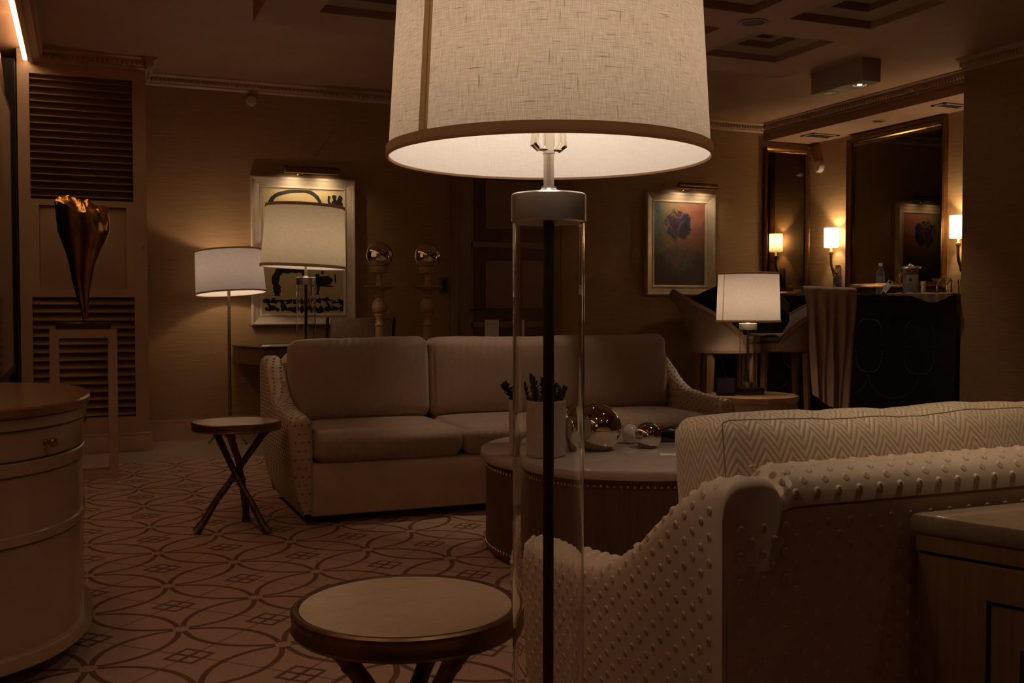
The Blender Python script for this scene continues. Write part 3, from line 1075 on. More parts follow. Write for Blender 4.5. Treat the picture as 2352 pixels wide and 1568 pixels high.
def make_sofa(label, loc, rz, tuft_mat, chev, hi, cush_n, seed, tuft_arms, tuft_back, lean):
    root = thing('sofa', label, 'sofa', loc, rz, None)
    # arms
    for s in (-1, 1):
        m = MB()
        ys = [0.0, 0.006, 0.02] + [0.04 + 0.86 * i / 34 for i in range(35)] + [0.908, 0.915, 0.920, 0.9245, 0.926]
        sh = [0.022, 0.009, 0.002] + [0.0] * 40
        secs = [arm_section(y, s, k) for y, k in zip(ys, sh)]
        npt = len(secs[0])
        vs = [(p[0], y, p[1]) for y, sec in zip(ys, secs) for p in sec]
        fs = []
        for j in range(len(ys) - 1):
            for i in range(npt - 1):
                a = j * npt + i
                fs.append((a, a + 1, a + npt + 1, a + npt))
        fs.append(tuple(range(npt)))
        fs.append(tuple((len(ys) - 1) * npt + i for i in range(npt)))
        m.add(vs, fs)
        o = m.build('arm', M['velvet'], root, angle=60)
        tm = MB()
        if s in tuft_arms:
            row = 0
            y = 0.03
            while y < 0.912:
                sec = arm_section(y, s)
                L = polyline(sec)
                t = 0.02 + (0.022 if row % 2 else 0.0)
                while t < L[-1] - 0.06:
                    a = at_len(sec, L, t - 0.004)
                    b = at_len(sec, L, t + 0.004)
                    c = at_len(sec, L, t)
                    tx, tz = b[0] - a[0], b[1] - a[1]
                    nx, nz = tz, -tx
                    if s < 0:
                        nx, nz = -nx, -nz
                    cxm = s * (XO - TH / 2)
                    if (c[0] - cxm) * nx + (c[1] - 0.3) * nz * 0.3 < 0 and c[1] < 0.5:
                        nx, nz = -nx, -nz
                    j1 = (random.random() - 0.5) * 0.003
                    tuft(tm, (c[0], y + j1, c[1]), (nx, 0, nz), (tx, 0.0, tz), hi=hi)
                    t += 0.044
                y += 0.026
                row += 1
            # front of the arm
            for r_ in range(11):
                for c_ in range(3):
                    zz = 0.08 + r_ * 0.044
                    x = XO - TH + 0.02 + c_ * 0.035 + (0.017 if r_ % 2 else 0)
                    if x > XO - 0.012 - max(0, 0.27 - zz) * 0.2:
                        continue
                    tuft(tm, (s * x, 0.001, zz), (0, -1, 0), (0, 0, 1), hi=hi)
            tm.build('arm_tufts', tuft_mat, o, angle=180)
    # back with rolled top edge
    sec = [(0.885, 0.045), (0.905, 0.12), (0.922, 0.28), (0.928, 0.45), (0.929, 0.65), (0.929, 0.778), (0.921, 0.786)]
    cy, cz, rr = 0.866, 0.785, 0.062
    for k in range(0, 13):
        a = PI * k / 12
        sec.append((cy + rr * math.cos(a) * 1.02, cz + rr * (abs(math.sin(a)) ** 0.8)))
    sec += [(0.80, 0.60), (0.78, 0.30)]
    m = MB()
    xs = [-1.337 + 2.674 * i / 40 for i in range(41)]
    vs, fs = [], []
    npt = len(sec)
    for x in xs:
        edge = max(0.0, abs(x) - (XO - TH + 0.01))
        for (y, z) in sec:
            zz = z
            yy = y
            xx = x
            if abs(x) > XO - TH + 0.004 and z > 0.72:
                zz = min(z, 0.765)
                yy = min(y, 0.918)
            if abs(x) > 1.30:
                xx = math.copysign(abs(x) - max(0, 0.27 - z) * 0.24, x)
            vs.append((xx, yy, zz))
    for j in range(len(xs) - 1):
        for i in range(npt - 1):
            a = j * npt + i
            fs.append((a, a + npt, a + npt + 1, a + 1))
    fs.append(tuple(range(npt)))
    fs.append(tuple((len(xs) - 1) * npt + i for i in range(npt)))
    m.add(vs, fs)
    bo = m.build('back', M['velvet'], root, angle=30)
    if tuft_back:
        tm = MB()
        L = polyline(sec)
        row = 0
        x = tuft_back[0]
        while x < tuft_back[1]:
            t = 0.03 + (0.022 if row % 2 else 0.0)
            while t < L[-1] - 0.5:
                c = at_len(sec, L, t)
                a = at_len(sec, L, t - 0.003)
                b = at_len(sec, L, t + 0.003)
                ty, tz = b[0] - a[0], b[1] - a[1]
                if not (abs(x) > XO - TH and c[1] > 0.775) and not (0.770 < c[1] < 0.795 and c[0] > 0.90):
                    tuft(tm, (x, c[0], c[1]), (0, tz, -ty), (0, ty, tz), hi=hi)
                t += 0.044
            x += 0.0225
            row += 1
        tm.build('back_tufts', tuft_mat, bo, angle=180)
    # base deck
    m = MB()
    m.span((-1.235, 0.012, 0.045), (1.235, 0.80, 0.318), bev=0.012)
    m.build('base', M['velvet'], root)
    for sx in (-1, 1):
        for yy in (0.10, 0.80):
            m = MB()
            m.lathe([(0.018, -0.001), (0.026, 0.047)], (sx * 1.17, yy, 0), 14)
            m.build('foot', M['dark_rod'], root)
    cwid = 0.812
    for i in range(3):
        x = (i - 1) * 0.816
        sc = make_cushion(cwid, 0.775, 0.155, 0.05, (0.004, 0.018, 0.014), (cush_n, 24, 10), 0.004, seed + i)
        o = sc.build('seat_cushion', chev, root, angle=180, loc=(x, 0.375, 0.396))
        bc = make_cushion(cwid - 0.01, 0.185, 0.47, puff=(0.012, 0.035, 0.014), n=(cush_n, 12, 22), wr=0.007, seed=seed + 5 + i, sag=0.010, r=0.045 if not hi else 0.032)
        o = bc.build('back_cushion', chev, root, angle=180, loc=(x, 0.668, 0.700 if not hi else 0.672))
        if hi:
            hw = ((cwid - 0.01) / 2, 0.0925, 0.235)
            sm = MB()
            for a, b_ in (((-1, 1, 1), (1, 1, 1)), ((-1, 1, -1), (-1, 1, 1)), ((1, 1, -1), (1, 1, 1)), ((-1, -1, 1), (1, -1, 1))):
                pts = []
                for k in range(61):
                    f = k / 60
                    pts.append(bc.shape(tuple(hw[d] * (a[d] + (b_[d] - a[d]) * f) for d in range(3))) * 1.0)
                sm.tube(pts, 0.0013, 6)
            sm.build('stitched_seam', M['shade_seam_dark'], o, angle=180)
        o.rotation_euler = (R(lean), R((-0.8, 0.4, -0.3)[i]), 0)
    return root


make_sofa('pale sofa against the far side, facing the camera behind the marble coffee table', (2.30, 5.215, 0), 0.0,
          M['tuft_dark'], M['chevron_far'], False, 40, 3, (-1, 1), None, -6)
make_sofa('sofa seen from behind in the right foreground, tufted back and chevron cushions', (2.305, 2.335, 0), PI,
          M['velvet_tuft'], M['chevron_near'], True, 60, 11, (1,), (-0.6, 1.33), 9)

# ================================================================== SIDE TABLES
def side_table(label, loc, tops, seed, h=0.55):
    rnd = random.Random(seed)
    t = thing('side_table', label, 'table', loc, 0, 'round marble side tables with twig legs')
    m = MB()
    m.lathe([(0.204, h - 0.022), (0.204, h - 0.0035), (0.2025, h - 0.002)], n=96)
    m.build('marble_top', M['table_marble'], t)
    m = MB()
    m.lathe([(0.2045, h - 0.040), (0.2045, h - 0.001), (0.2065, h), (0.214, h), (0.2185, h - 0.004), (0.2195, h - 0.010), (0.2175, h - 0.016), (0.2175, h - 0.034), (0.2195, h - 0.038), (0.216, h - 0.044), (0.19, h - 0.044), (0.19, h - 0.040)], n=96, closed=True)
    m.lathe([(0.205, h - 0.040), (0.205, h - 0.0225)], n=64)
    m.build('rim', M['rim_bronze'], t)
    for i, a in enumerate(tops):
        a = R(a)
        top = Vector((0.158 * math.cos(a), 0.158 * math.sin(a), h - 0.040))
        b = a + PI
        foot = Vector((0.205 * math.cos(b), 0.205 * math.sin(b), 0.006))
        off = Vector((-math.sin(a), math.cos(a), 0)) * 0.016
        m = MB()
        pts, rad = [], []
        N = 22
        for k in range(N + 1):
            s = k / N
            p = top.lerp(foot, s)
            w = math.sin(PI * min(1, s * 1.0))
            p = p + off * w + Vector((noise.noise(Vector((s * 5, seed, i))), noise.noise(Vector((s * 5, seed + 4, i))), 0)) * 0.006
            r = 0.0145 + 0.004 * abs(2 * s - 1)
            r += 0.005 * max(0, noise.noise(Vector((s * 9, seed * 2.0 + i * 7, 0))))
            if s < 0.06:
                r += 0.008 * (1 - s / 0.06)
            if s > 0.93:
                r += 0.006 * (s - 0.93) / 0.07
            pts.append(p)
            rad.append(r)
        m.tube(pts, rad, 12)
        for q in range(3):
            s = 0.12 + 0.28 * q + rnd.random() * 0.1
            p = top.lerp(foot, s) + off * math.sin(PI * s)
            an = rnd.random() * 6.28
            dv = Vector((math.cos(an), math.sin(an), 0.3))
            m.tube([p, p + dv * 0.018, p + dv * 0.026], [0.011, 0.009, 0.004], 8)
        m.build('leg', M['bronze'], t, angle=60)
    m = MB()
    prof = [(0.036 + 0.008 * math.cos(2 * PI * k / 10), 0.255 + 0.008 * math.sin(2 * PI * k / 10)) for k in range(10)]
    m.lathe(prof, n=28, closed=True)
    m.build('collar', M['bronze'], t)
    return t


side_table('round marble-topped side table with bronze rim in the near foreground', (0.568, 1.895, 0), (182, 295, 39), 3)
side_table('round twig-legged side table standing left of the far sofa', (0.705, 5.29, 0), (6, 128, 250), 8)

# ================================================================== COFFEE TABLE AND WHAT STANDS ON IT
CT = (2.34, 4.19)
t = thing('coffee_table', 'round drum coffee table with pale marble top and brass nail trim', 'table', (CT[0], CT[1], 0))
m = MB()
m.lathe([(0.68, 0.424), (0.694, 0.428), (0.699, 0.436), (0.699, 0.458), (0.695, 0.466), (0.686, 0.470)], n=128)
m.build('marble_top', M['coffee_marble'], t)
m = MB()
m.lathe([(0.665, 0.02), (0.672, 0.03), (0.672, 0.424)], n=128)
m.lathe([(0.63, 0.0), (0.63, 0.021)], n=64)
m.build('drum', M['drum'], t)
for z, nm, nn, rr in ((0.400, 'nailhead_trim', 156, 0.0085), (0.050, 'nailhead_trim', 156, 0.0085)):
    m = MB()
    for k in range(nn):
        a = 2 * PI * k / nn
        m.sphere((0.672 * math.cos(a), 0.672 * math.sin(a), z), rr, 10, 7, (1, 1, 1))
    o = m.build(nm, M['brass'], t, angle=180)
    o['kind'] = 'stuff'

t = thing('planter', 'wide faceted white planter with a small green plant on the coffee table', 'planter', (1.868, 4.135, 0.4705), R(20))
m = MB()
prof = [(0.150, 0.0), (0.157, 0.006), (0.160, 0.238), (0.156, 0.244), (0.142, 0.244), (0.140, 0.22)]
vs, fs = [], []
oct_ = []
for k in range(8):
    a = R(22.5) + k * PI / 4
    oct_.append((math.cos(a), math.sin(a)))
n8 = []
for (r, z) in prof:
    for k in range(8):
        p, q = oct_[k], oct_[(k + 1) % 8]
        for s in range(9):
            f = s / 9
            x, y = p[0] + (q[0] - p[0]) * f, p[1] + (q[1] - p[1]) * f
            g = 1.0 if (k % 2 == 0) else (1.0 - (0.012 if s % 2 else 0.0))
            vs.append((x * r * g, y * r * g, z))
nn = 72
for j in range(len(prof) - 1):
    for k in range(nn):
        k2 = (k + 1) % nn
        fs.append((j * nn + k, j * nn + k2, (j + 1) * nn + k2, (j + 1) * nn + k))
fs.append(tuple(range(nn - 1, -1, -1)))
m.add(vs, fs)
m.build('pot', M['pot'], t, angle=25)
m = MB()
m.lathe([(0.0, 0.224), (0.08, 0.228), (0.136, 0.222), (0.136, 0.21), (0.0, 0.21)], n=24, cap=False)
m.build('soil', M['soil'], t)
m = MB()
rnd = random.Random(5)
stems = [(-0.085, -0.02, 0.10), (-0.05, 0.04, 0.115), (-0.02, -0.05, 0.085), (0.01, 0.02, 0.10), (0.045, -0.02, 0.07), (0.075, 0.03, 0.075), (0.085, -0.05, 0.055), (-0.1, 0.05, 0.07), (0.02, -0.08, 0.06)]
for (sx, sy, sh) in stems:
    lean = Vector((sx * 0.55, sy * 0.55, 0))
    p0 = Vector((sx, sy, 0.222))
    p1 = p0 + lean + Vector((0, 0, sh))
    m.tube([p0, p0.lerp(p1, 0.5) + Vector((0.004, 0, 0)), p1], [0.006, 0.005, 0.003], 7)
    for k in range(34):
        s = 0.02 + 0.98 * k / 33
        base = p0.lerp(p1, s)
        a = k * 2.4 + rnd.random()
        el = -0.05 + 0.75 * s + rnd.random() * 0.45
        dv = Vector((math.cos(a) * math.cos(el), math.sin(a) * math.cos(el), math.sin(el)))
        L = 0.030 + rnd.random() * 0.018
        sd = dv.cross(Vector((0, 0, 1)))
        sd.normalize()
        up = sd.cross(dv)
        q = [base, base + dv * L * 0.5 + sd * L * 0.36, base + dv * L, base + dv * L * 0.5 - sd * L * 0.36]
        c1 = base + dv * L * 0.5 + up * 0.004
        c2 = base + dv * L * 0.5 - up * 0.004
        m.add(q + [c1, c2], [(0, 1, 4), (1, 2, 4), (2, 3, 4), (3, 0, 4), (1, 0, 5), (2, 1, 5), (3, 2, 5), (0, 3, 5)])
m.build('plant', M['leaf'], t, angle=60)


def flat_ball(name, label, cat, loc, r, mat, flat=0.55, sc=(1, 1, 1), group=None, n=64):
    """glass sphere cut flat underneath so it stands"""
    m = MB()
    prof = []
    t0 = -PI / 2 + flat
    N = 36
    for k in range(N + 1):
        a = t0 + (PI / 2 - t0) * k / N
        prof.append((max(r * math.cos(a), 1e-4), r * math.sin(a) * sc[2] - r * math.sin(t0) * sc[2]))
    m.lathe(prof, n=n)
    o = m.build(name, mat, loc=loc, angle=40)
    return tag(o, label, cat, group)


flat_ball('mirrored_ball', 'large smoked mirror sphere beside the planter on the coffee table', 'sphere', (2.155, 4.17, 0.4705), 0.112, M['mirror_ball'], 0.5)
flat_ball('mirrored_ball', 'small smoked mirror sphere right of the white egg on the coffee table', 'sphere', (2.405, 4.14, 0.4705), 0.0625, M['mirror_ball'], 0.5)
flat_ball('egg', 'white pearly egg between the two mirror spheres on the coffee table', 'ornament', (2.40, 4.30, 0.4705), 0.042, M['pearl'], 0.5, (1, 1, 1.18))
t = thing('tray', 'flat dark lacquer tray at the back right of the coffee table', 'tray', (2.70, 4.34, 0.4705), R(-20))
m = MB()
m.span((-0.17, -0.11, 0), (0.17, 0.11, 0.006), bev=0.002)
m.build('plate', M['tray'], t)
m = MB()
for a, b in (((-0.17, -0.11), (0.17, -0.104)), ((-0.17, 0.104), (0.17, 0.11)), ((-0.17, -0.11), (-0.164, 0.11)), ((0.164, -0.11), (0.17, 0.11))):
    m.span((a[0], a[1], 0.004), (b[0], b[1], 0.016), bev=0.001)
m.build('rim', M['tray'], t)
m = MB()
m.grid(lambda u, v: (0.075 * math.cos(2 * PI * u) * math.sin(PI * v) ** 0.7, 0.04 * math.sin(2 * PI * u) * math.sin(PI * v) ** 0.7, 0.025 - 0.025 * math.cos(PI * v) * (1 + 0.2 * math.sin(4 * PI * u))), 24, 12, True)
tag(m.build('eyeglass_case', M['black'], loc=(2.665, 4.34, 0.4822), rz=R(-10)), 'small rounded black case lying on the dark tray', 'case')

# ================================================================== END TABLE
t = thing('end_table', 'round cream drum end table with amber onyx top beside the far sofa', 'table', (4.27, 5.93, 0))
m = MB()
m.lathe([(0.304, 0.470), (0.311, 0.475), (0.313, 0.488), (0.313, 0.503), (0.309, 0.512), (0.300, 0.516)], n=96)
m.build('onyx_top', M['onyx'], t)
m = MB()
m.lathe([(0.265, 0.0), (0.27, 0.04), (0.302, 0.05), (0.304, 0.445), (0.298, 0.457), (0.300, 0.470)], n=96)
m.build('drum', M['drum_white'], t)
t = thing('tablet', 'small dark touch screen leaning on its stand on the onyx end table', 'tablet', (4.045, 5.915, 0.5165), R(-30))
m = MB()
m.box((0, 0.01, 0.062), (0.135, 0.010, 0.115), rx=R(-18), bev=0.003)
m.build('body', M['black'], t)
m = MB()
m.box((0, 0.0034, 0.062), (0.112, 0.001, 0.090), rx=R(-18))
m.build('screen', M['screen'], t)
m = MB()
m.span((-0.06, -0.02, 0), (0.06, 0.06, 0.012), bev=0.003)
m.box((0, 0.045, 0.04), (0.05, 0.008, 0.08), rx=R(18))
m.build('stand', M['black'], t)

# ================================================================== LEFT: CHEST, TV, PEDESTAL
t = thing('bow_front_chest', 'cream bow-fronted chest with burl top at the left edge', 'chest', (-0.46, 3.78, 0))


def bow(a, b, n=40, x0=0.0):
    pts = [(x0, -b)]
    for k in range(n + 1):
        an = -PI / 2 + PI * k / n
        e = 0.88
        pts.append((a * math.copysign(abs(math.cos(an)) ** e, math.cos(an)), b * math.copysign(abs(math.sin(an)) ** e, math.sin(an))))
    pts.append((x0, b))
    return [(x if x > x0 else x0, y) for (x, y) in pts[1:-1]] + [(x0 - 0.10, b), (x0 - 0.10, -b)]


def bow_slab(m, a, b, z0, z1, ch=0.004):
    A, Bp, Cp = bow(a, b), bow(a - ch, b - ch), None
    n = len(A)
    vs = [(x, y, z0) for x, y in Bp] + [(x, y, z0 + ch) for x, y in A] + [(x, y, z1 - ch) for x, y in A] + [(x, y, z1) for x, y in Bp]
    fs = [tuple(range(n - 1, -1, -1)), tuple(range(3 * n, 4 * n))]
    for j in range(3):
        for i in range(n):
            k = (i + 1) % n
            fs.append((j * n + i, j * n + k, (j + 1) * n + k, (j + 1) * n + i))
    m.add(vs, fs)


m = MB()
bow_slab(m, 0.452, 0.605, 0.10, 0.80, 0.002)
m.build('body', M['lacquer'], t)
m = MB()
bow_slab(m, 0.478, 0.638, 0.802, 0.832, 0.006)
m.build('top', M['chest_wood'], t)
for (z0, z1, d) in ((0.765, 0.800, 0.014), (0.632, 0.672, 0.008), (0.43, 0.462, 0.008), (0.075, 0.118, 0.026)):
    m = MB()
    bow_slab(m, 0.452 + d, 0.605 + d, z0, z1, 0.004)
    m.build('moulding', M['lacquer'], t)
m = MB()
for z in (0.7995, 0.763, 0.674, 0.6305, 0.4285):
    bow_slab(m, 0.4545, 0.6075, z - 0.002, z + 0.0015, 0.0005)
m.build('shadow_gap', M['lacquer_line'], t)
# two curved drawer fronts in the frieze with copper knobs
for (a0, a1, ka) in ((-88, 2, -42), (4, 86, 20)):
    m = MB()

    def fn(u, v, a0=a0, a1=a1):
        an = R(a0 + (a1 - a0) * u)
        e = 0.88
        return (0.456 * math.copysign(abs(math.cos(an)) ** e, math.cos(an)), 0.609 * math.copysign(abs(math.sin(an)) ** e, math.sin(an)), 0.679 + 0.079 * v)
    m.grid(fn, 30, 2)
    d = m.build('drawer', M['lacquer'], t)
    m = MB()
    an = R(ka)
    e = 0.88
    px, py = 0.456 * abs(math.cos(an)) ** e, 0.609 * math.copysign(abs(math.sin(an)) ** e, math.sin(an))
    nx, ny = math.cos(an) / 0.456, math.sin(an) / 0.609
    ln = math.hypot(nx, ny)
    nx, ny = nx / ln, ny / ln
    pr = [(0, 0.010), (0.004, 0.011), (0.008, 0.006), (0.016, 0.006), (0.020, 0.012), (0.027, 0.0145), (0.034, 0.011), (0.037, 0.004)]
    m.tube([(px + nx * s, py + ny * s, 0.718) for s, _ in pr], [r for _, r in pr], 18)
    m.build('knob', M['knob'], d)
for (x, y) in ((0.30, -0.30), (0.30, 0.30), (-0.02, -0.5), (-0.02, 0.5)):
    m = MB()
    m.lathe([(0.02, 0), (0.033, 0.01), (0.038, 0.03), (0.03, 0.055), (0.024, 0.078)], (x, y, 0), 20)
    m.build('bun_foot', M['chest_wood'], t)

# mosaic mirror panel and television on the left wall
tm_ = NT('antique_mosaic_mirror')
vz = tm_.n('ShaderNodeTexVoronoi', distance='CHEBYCHEV')
vz.inputs['Scale'].default_value = 16
tm_.l(tm_.coords('Object', (1, 3.2, 1.0)), vz.inputs['Vector'])
tm_.set(tm_.ramp(vz.outputs['Color'], [(0.2, (0.10, 0.04, 0.015)), (0.8, (0.55, 0.27, 0.12))]), 0.3, 0.6)
M['mosaic'] = tm_.m
t = thing('wall_panel', 'antique brown mosaic panel with an arched top on the left wall', 'panel', (-0.50, 0, 0))
m = MB()
poly = [(5.0, 0.0), (8.42, 0.0), (8.42, 2.45)]
for k in range(1, 9):
    a = PI / 2 * k / 8
    poly.append((8.42 - 1.2 + 1.2 * math.cos(a), 2.45 + 0.48 * math.sin(a)))
poly += [(5.0, 2.93)]
n = len(poly)
vs = [(0.0, y, z) for y, z in poly] + [(-0.137, y, z) for y, z in poly]
fs = [tuple(range(n)), tuple(range(2 * n - 1, n - 1, -1))] + [(i, (i + 1) % n, n + (i + 1) % n, n + i) for i in range(n)]
m.add(vs, fs)
m.build('mosaic', M['mosaic'], t)
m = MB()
m.span((-0.13, 8.425, 0.0), (0.055, 8.598, 2.94))  # black strip added to stand in for the shadowed gap beside the joinery
m.build('gap_shade_strip', M['black_cloth'], t)
t = thing('wall_screen', 'tall black framed screen mounted on the mosaic panel at the left edge', 'screen', (-0.498, 6.95, 1.60))
m = MB()
m.span((0, -1.38, -0.95), (0.035, 1.38, 0.95), bev=0.006)
m.build('body', M['black'], t)
m = MB()
m.span((0.035, -1.33, -0.90), (0.0365, 1.33, 0.90))
m.build('screen', M['black_glass'], t)

t = thing('pedestal', 'white open-frame pedestal under the gilt sculpture', 'pedestal', (0.0, 7.30, 0))
m = MB()
w, d, h, b = 0.202, 0.11, 0.975, 0.055
for y in (-d, d - b):
    for x in (-w, w - b):
        m.span((x, y, 0), (x + b, y + b, h - b))
    m.span((-w, y, h - b), (w, y + b, h))
    m.span((-w + b, y, 0), (w - b, y + b, 0.05))
for x in (-w, w - b):
    m.span((x, -d + b, h - b), (x + b, d - b, h))
    m.span((x, -d + b, 0), (x + b, d - b, 0.05))
m.span((-w + b, -d + b, h - 0.02), (w - b, d - b, h - 0.002))
m.build('frame', M['panel_paint'], t)

t = thing('sculpture', 'torn gilt bronze funnel sculpture standing on a pin above the white pedestal', 'sculpture', (0.0, 7.30, 0.976))
m = MB()
m.span((-0.165, -0.07, 0), (0.165, 0.07, 0.045), bev=0.003)
m.build('base', M['smoke_glass'], t)
m = MB()
m.tube([(0.0, 0, 0.044), (0.0, 0, 0.16)], 0.005, 10)
m.build('pin', M['dark_metal'], t)
PROF = [(0.065, 0.012, 0.012), (0.12, 0.022, 0.008), (0.19, 0.034, 0.002), (0.27, 0.050, -0.004), (0.34, 0.065, -0.004), (0.42, 0.080, -0.002), (0.50, 0.104, 0.004), (0.57, 0.132, 0.010), (0.64, 0.156, 0.012), (0.72, 0.164, 0.008), (0.80, 0.166, 0.0), (0.86, 0.165, 0.0)]


def sculpt(u, v):
    zr = 0.065 + 0.735 * v
    r = interp([(p[0], p[1]) for p in PROF], zr)
    cx = interp([(p[0], p[2]) for p in PROF], zr)
    a = 2 * PI * u
    fold = 1 - 0.30 * math.exp(-(((a - 4.55 + PI) % (2 * PI) - PI) * 2.4) ** 2) * (1 - 0.55 * v)
    wob = 1 + 0.05 * noise.noise(Vector((math.cos(a) * 1.5, math.sin(a) * 1.5, zr * 4)))
    x = cx + r * fold * wob * math.cos(a)
    y = 0.62 * r * fold * wob * math.sin(a)
    rim = 0.0
    if v > 0.75:
        edge = 0.055 * math.cos(a - 2.3) + 0.05 * noise.noise(Vector((math.cos(a) * 2.2, math.sin(a) * 2.2, 3.0))) + 0.018 * noise.noise(Vector((a * 6, 1.0, 2.0)))
        rim = edge * (v - 0.75) / 0.25
    return (x, y, zr + rim)


m = MB()
m.grid(sculpt, 72, 44, True)
m.build('funnel', M['gold'], t, angle=180, recalc=True)
m = MB()


def torn(u, v):
    p = Vector(sculpt(u, 1.0))
    c = Vector((0, 0, 0.80))
    q = p.lerp(c, v * 0.92)
    q.z += 0.05 * v * (1 - 0.3 * v) + 0.035 * noise.noise(Vector((q.x * 24, q.y * 24, 1.5))) * (0.2 + v)
    if v == 0:
        q = p
    return q


m.grid(torn, 72, 12, True)
m.build('torn_rim', M['gold_torn'], t, angle=30)

# ================================================================== DESK, CHAIR, CONSOLE
t = thing('desk', 'brown wooden desk with black glass top against the back wall', 'desk', (0, 0, -0.012))
poly = [(1.19, 9.10), (1.19, 8.78), (1.335, 8.42), (3.05, 8.42), (3.05, 9.10)]
m = MB()
m.prism(poly, 0.662, 0.795)
m.build('apron', M['desk_wood'], t)
m = MB()
m.prism([(1.175, 9.11), (1.175, 8.775), (1.328, 8.405), (3.065, 8.405), (3.065, 9.11)], 0.796, 0.808)
m.build('glass_top', M['black_glass'], t)
for x in (1.45, 2.85):
    for s in (-1, 1):
        m = MB()
        a, b_ = Vector((x, 8.76 + s * 0.24, 0.0)), Vector((x, 8.76 - s * 0.24, 0.664))
        mid = a.lerp(b_, 0.5)
        ang = math.atan2(b_.y - a.y, 0.664)
        m.box((x + s * 0.022, mid.y, 0.332), (0.045, 0.10, 0.80), rx=-ang)
        m.v = [(p[0], p[1], min(max(p[2], 0.0), 0.664)) for p in m.v]
        m.build('leg', M['desk_wood'], t)
t = thing('magazine', 'pale blue magazine lying flat on the black desk top', 'magazine', (1.555, 8.52, 0.797), R(4))
m = MB()
m.span((-0.20, -0.10, 0), (0.20, 0.10, 0.006), bev=0.002)
m.span((-0.19, -0.09, 0.006), (0.17, 0.105, 0.011), bev=0.002)
m.build('pages', M['card'], t)
m = MB()
m.span((-0.17, -0.085, 0.0112), (0.15, 0.09, 0.0135))
m.build('cover', M['mask'], t)
m = MB()
m.tube([(-0.05, 0, 0.006), (0.15, 0.03, 0.006)], 0.005, 10)
tag(m.build('pen', M['black'], loc=(1.90, 8.55, 0.797)), 'black pen on the desk right of the magazine', 'pen')

t = thing('desk_chair', 'brown upholstered chair with dark metal sides between sofa and desk', 'chair', (1.79, 7.30, -0.0), R(0))
m = MB()
m.box((0, -0.24, 0.80), (0.43, 0.05, 0.49), rx=R(6), bev=0.015)
m.build('backrest', M['chair_cloth'], t)
m = MB()
m.box((0, 0.02, 0.46), (0.46, 0.48, 0.09), bev=0.025)
m.build('seat', M['chair_cloth'], t)
for s in (-1, 1):
    m = MB()
    m.tube([(s * 0.235, -0.26, 0.0), (s * 0.235, -0.23, 0.45), (s * 0.237, -0.215, 0.80), (s * 0.237, -0.268, 1.05)], 0.011, 10)
    m.tube([(s * 0.235, 0.24, 0.0), (s * 0.235, 0.22, 0.64), (s * 0.235, -0.222, 0.66)], 0.011, 10)
    m.build('side_frame', M['dark_metal'], t)

t = thing('console_table', 'brown console table standing directly behind the far sofa', 'table', (2.55, 6.80, 0))
m = MB()
m.span((-0.98, -0.19, 0.715), (0.98, 0.19, 0.76), bev=0.006)
m.build('top', M['desk_wood'], t)
m = MB()
m.span((-0.94, -0.16, 0.63), (0.94, 0.16, 0.715))
m.build('apron', M['desk_wood'], t)
for sx in (-1, 1):
    for sy in (-1, 1):
        m = MB()
        m.span((sx * 0.93 - 0.025, sy * 0.15 - 0.025, 0), (sx * 0.93 + 0.025, sy * 0.15 + 0.025, 0.64), bev=0.004)
        m.build('leg', M['desk_wood'], t)

CAND = [(0.085, 0.0), (0.09, 0.012), (0.075, 0.022), (0.05, 0.035), (0.040, 0.06), (0.034, 0.09), (0.030, 0.16), (0.028, 0.228), (0.032, 0.232), (0.034, 0.240), (0.030, 0.246), (0.026, 0.252), (0.026, 0.290), (0.034, 0.300), (0.037, 0.306), (0.030, 0.312), (0.030, 0.318), (0.045, 0.330), (0.052, 0.352), (0.052, 0.372), (0.044, 0.394), (0.026, 0.418), (0.024, 0.424), (0.036, 0.430), (0.037, 0.437), (0.026, 0.444), (0.030, 0.458), (0.045, 0.474), (0.060, 0.480), (0.085, 0.485), (0.105, 0.494), (0.108, 0.500), (0.100, 0.503), (0.03, 0.503), (0.022, 0.520), (0.019, 0.540), (0.022, 0.552), (0.018, 0.560), (0.018, 0.585), (0.030, 0.588), (0.052, 0.594), (0.058, 0.606), (0.061, 0.634), (0.058, 0.637), (0.0, 0.637)]
for i, (x, zoff, lab, lab2) in enumerate(((1.858, 0.0, 'turned oak candlestick nearer the ink picture, behind the sofa', 'mirror ball on the turned candlestick nearer the ink picture'),
                                         (2.199, 0.0, 'turned oak candlestick nearer the door and switch plate, behind the sofa', 'mirror ball on the turned candlestick nearer the switch plate'))):
    m = MB()
    m.lathe(CAND, n=48, cap=False)
    o = m.build('candlestick', M['candle_wood'], loc=(x, 6.80, 0.7602), angle=40)
    tag(o, lab, 'candlestick', 'turned candlesticks behind the far sofa')
    flat_ball('mirrored_ball', lab2, 'sphere', (x, 6.80, 1.3977), 0.0895, M['mirror_ball'], 0.62, group='mirror balls on candlesticks')
t = thing('card_box', 'small white upright box standing behind the sofa in front of the door', 'box', (2.675, 6.80, 0.7602), R(-8))
m = MB()
m.span((-0.045, -0.03, 0), (0.045, 0.03, 0.268), bev=0.002)
m.build('body', M['white_plastic'], t)
m = MB()
m.span((-0.0455, -0.0305, 0.235), (0.0455, 0.0305, 0.269), bev=0.001)
m.build('lid', M['white_plastic'], t)

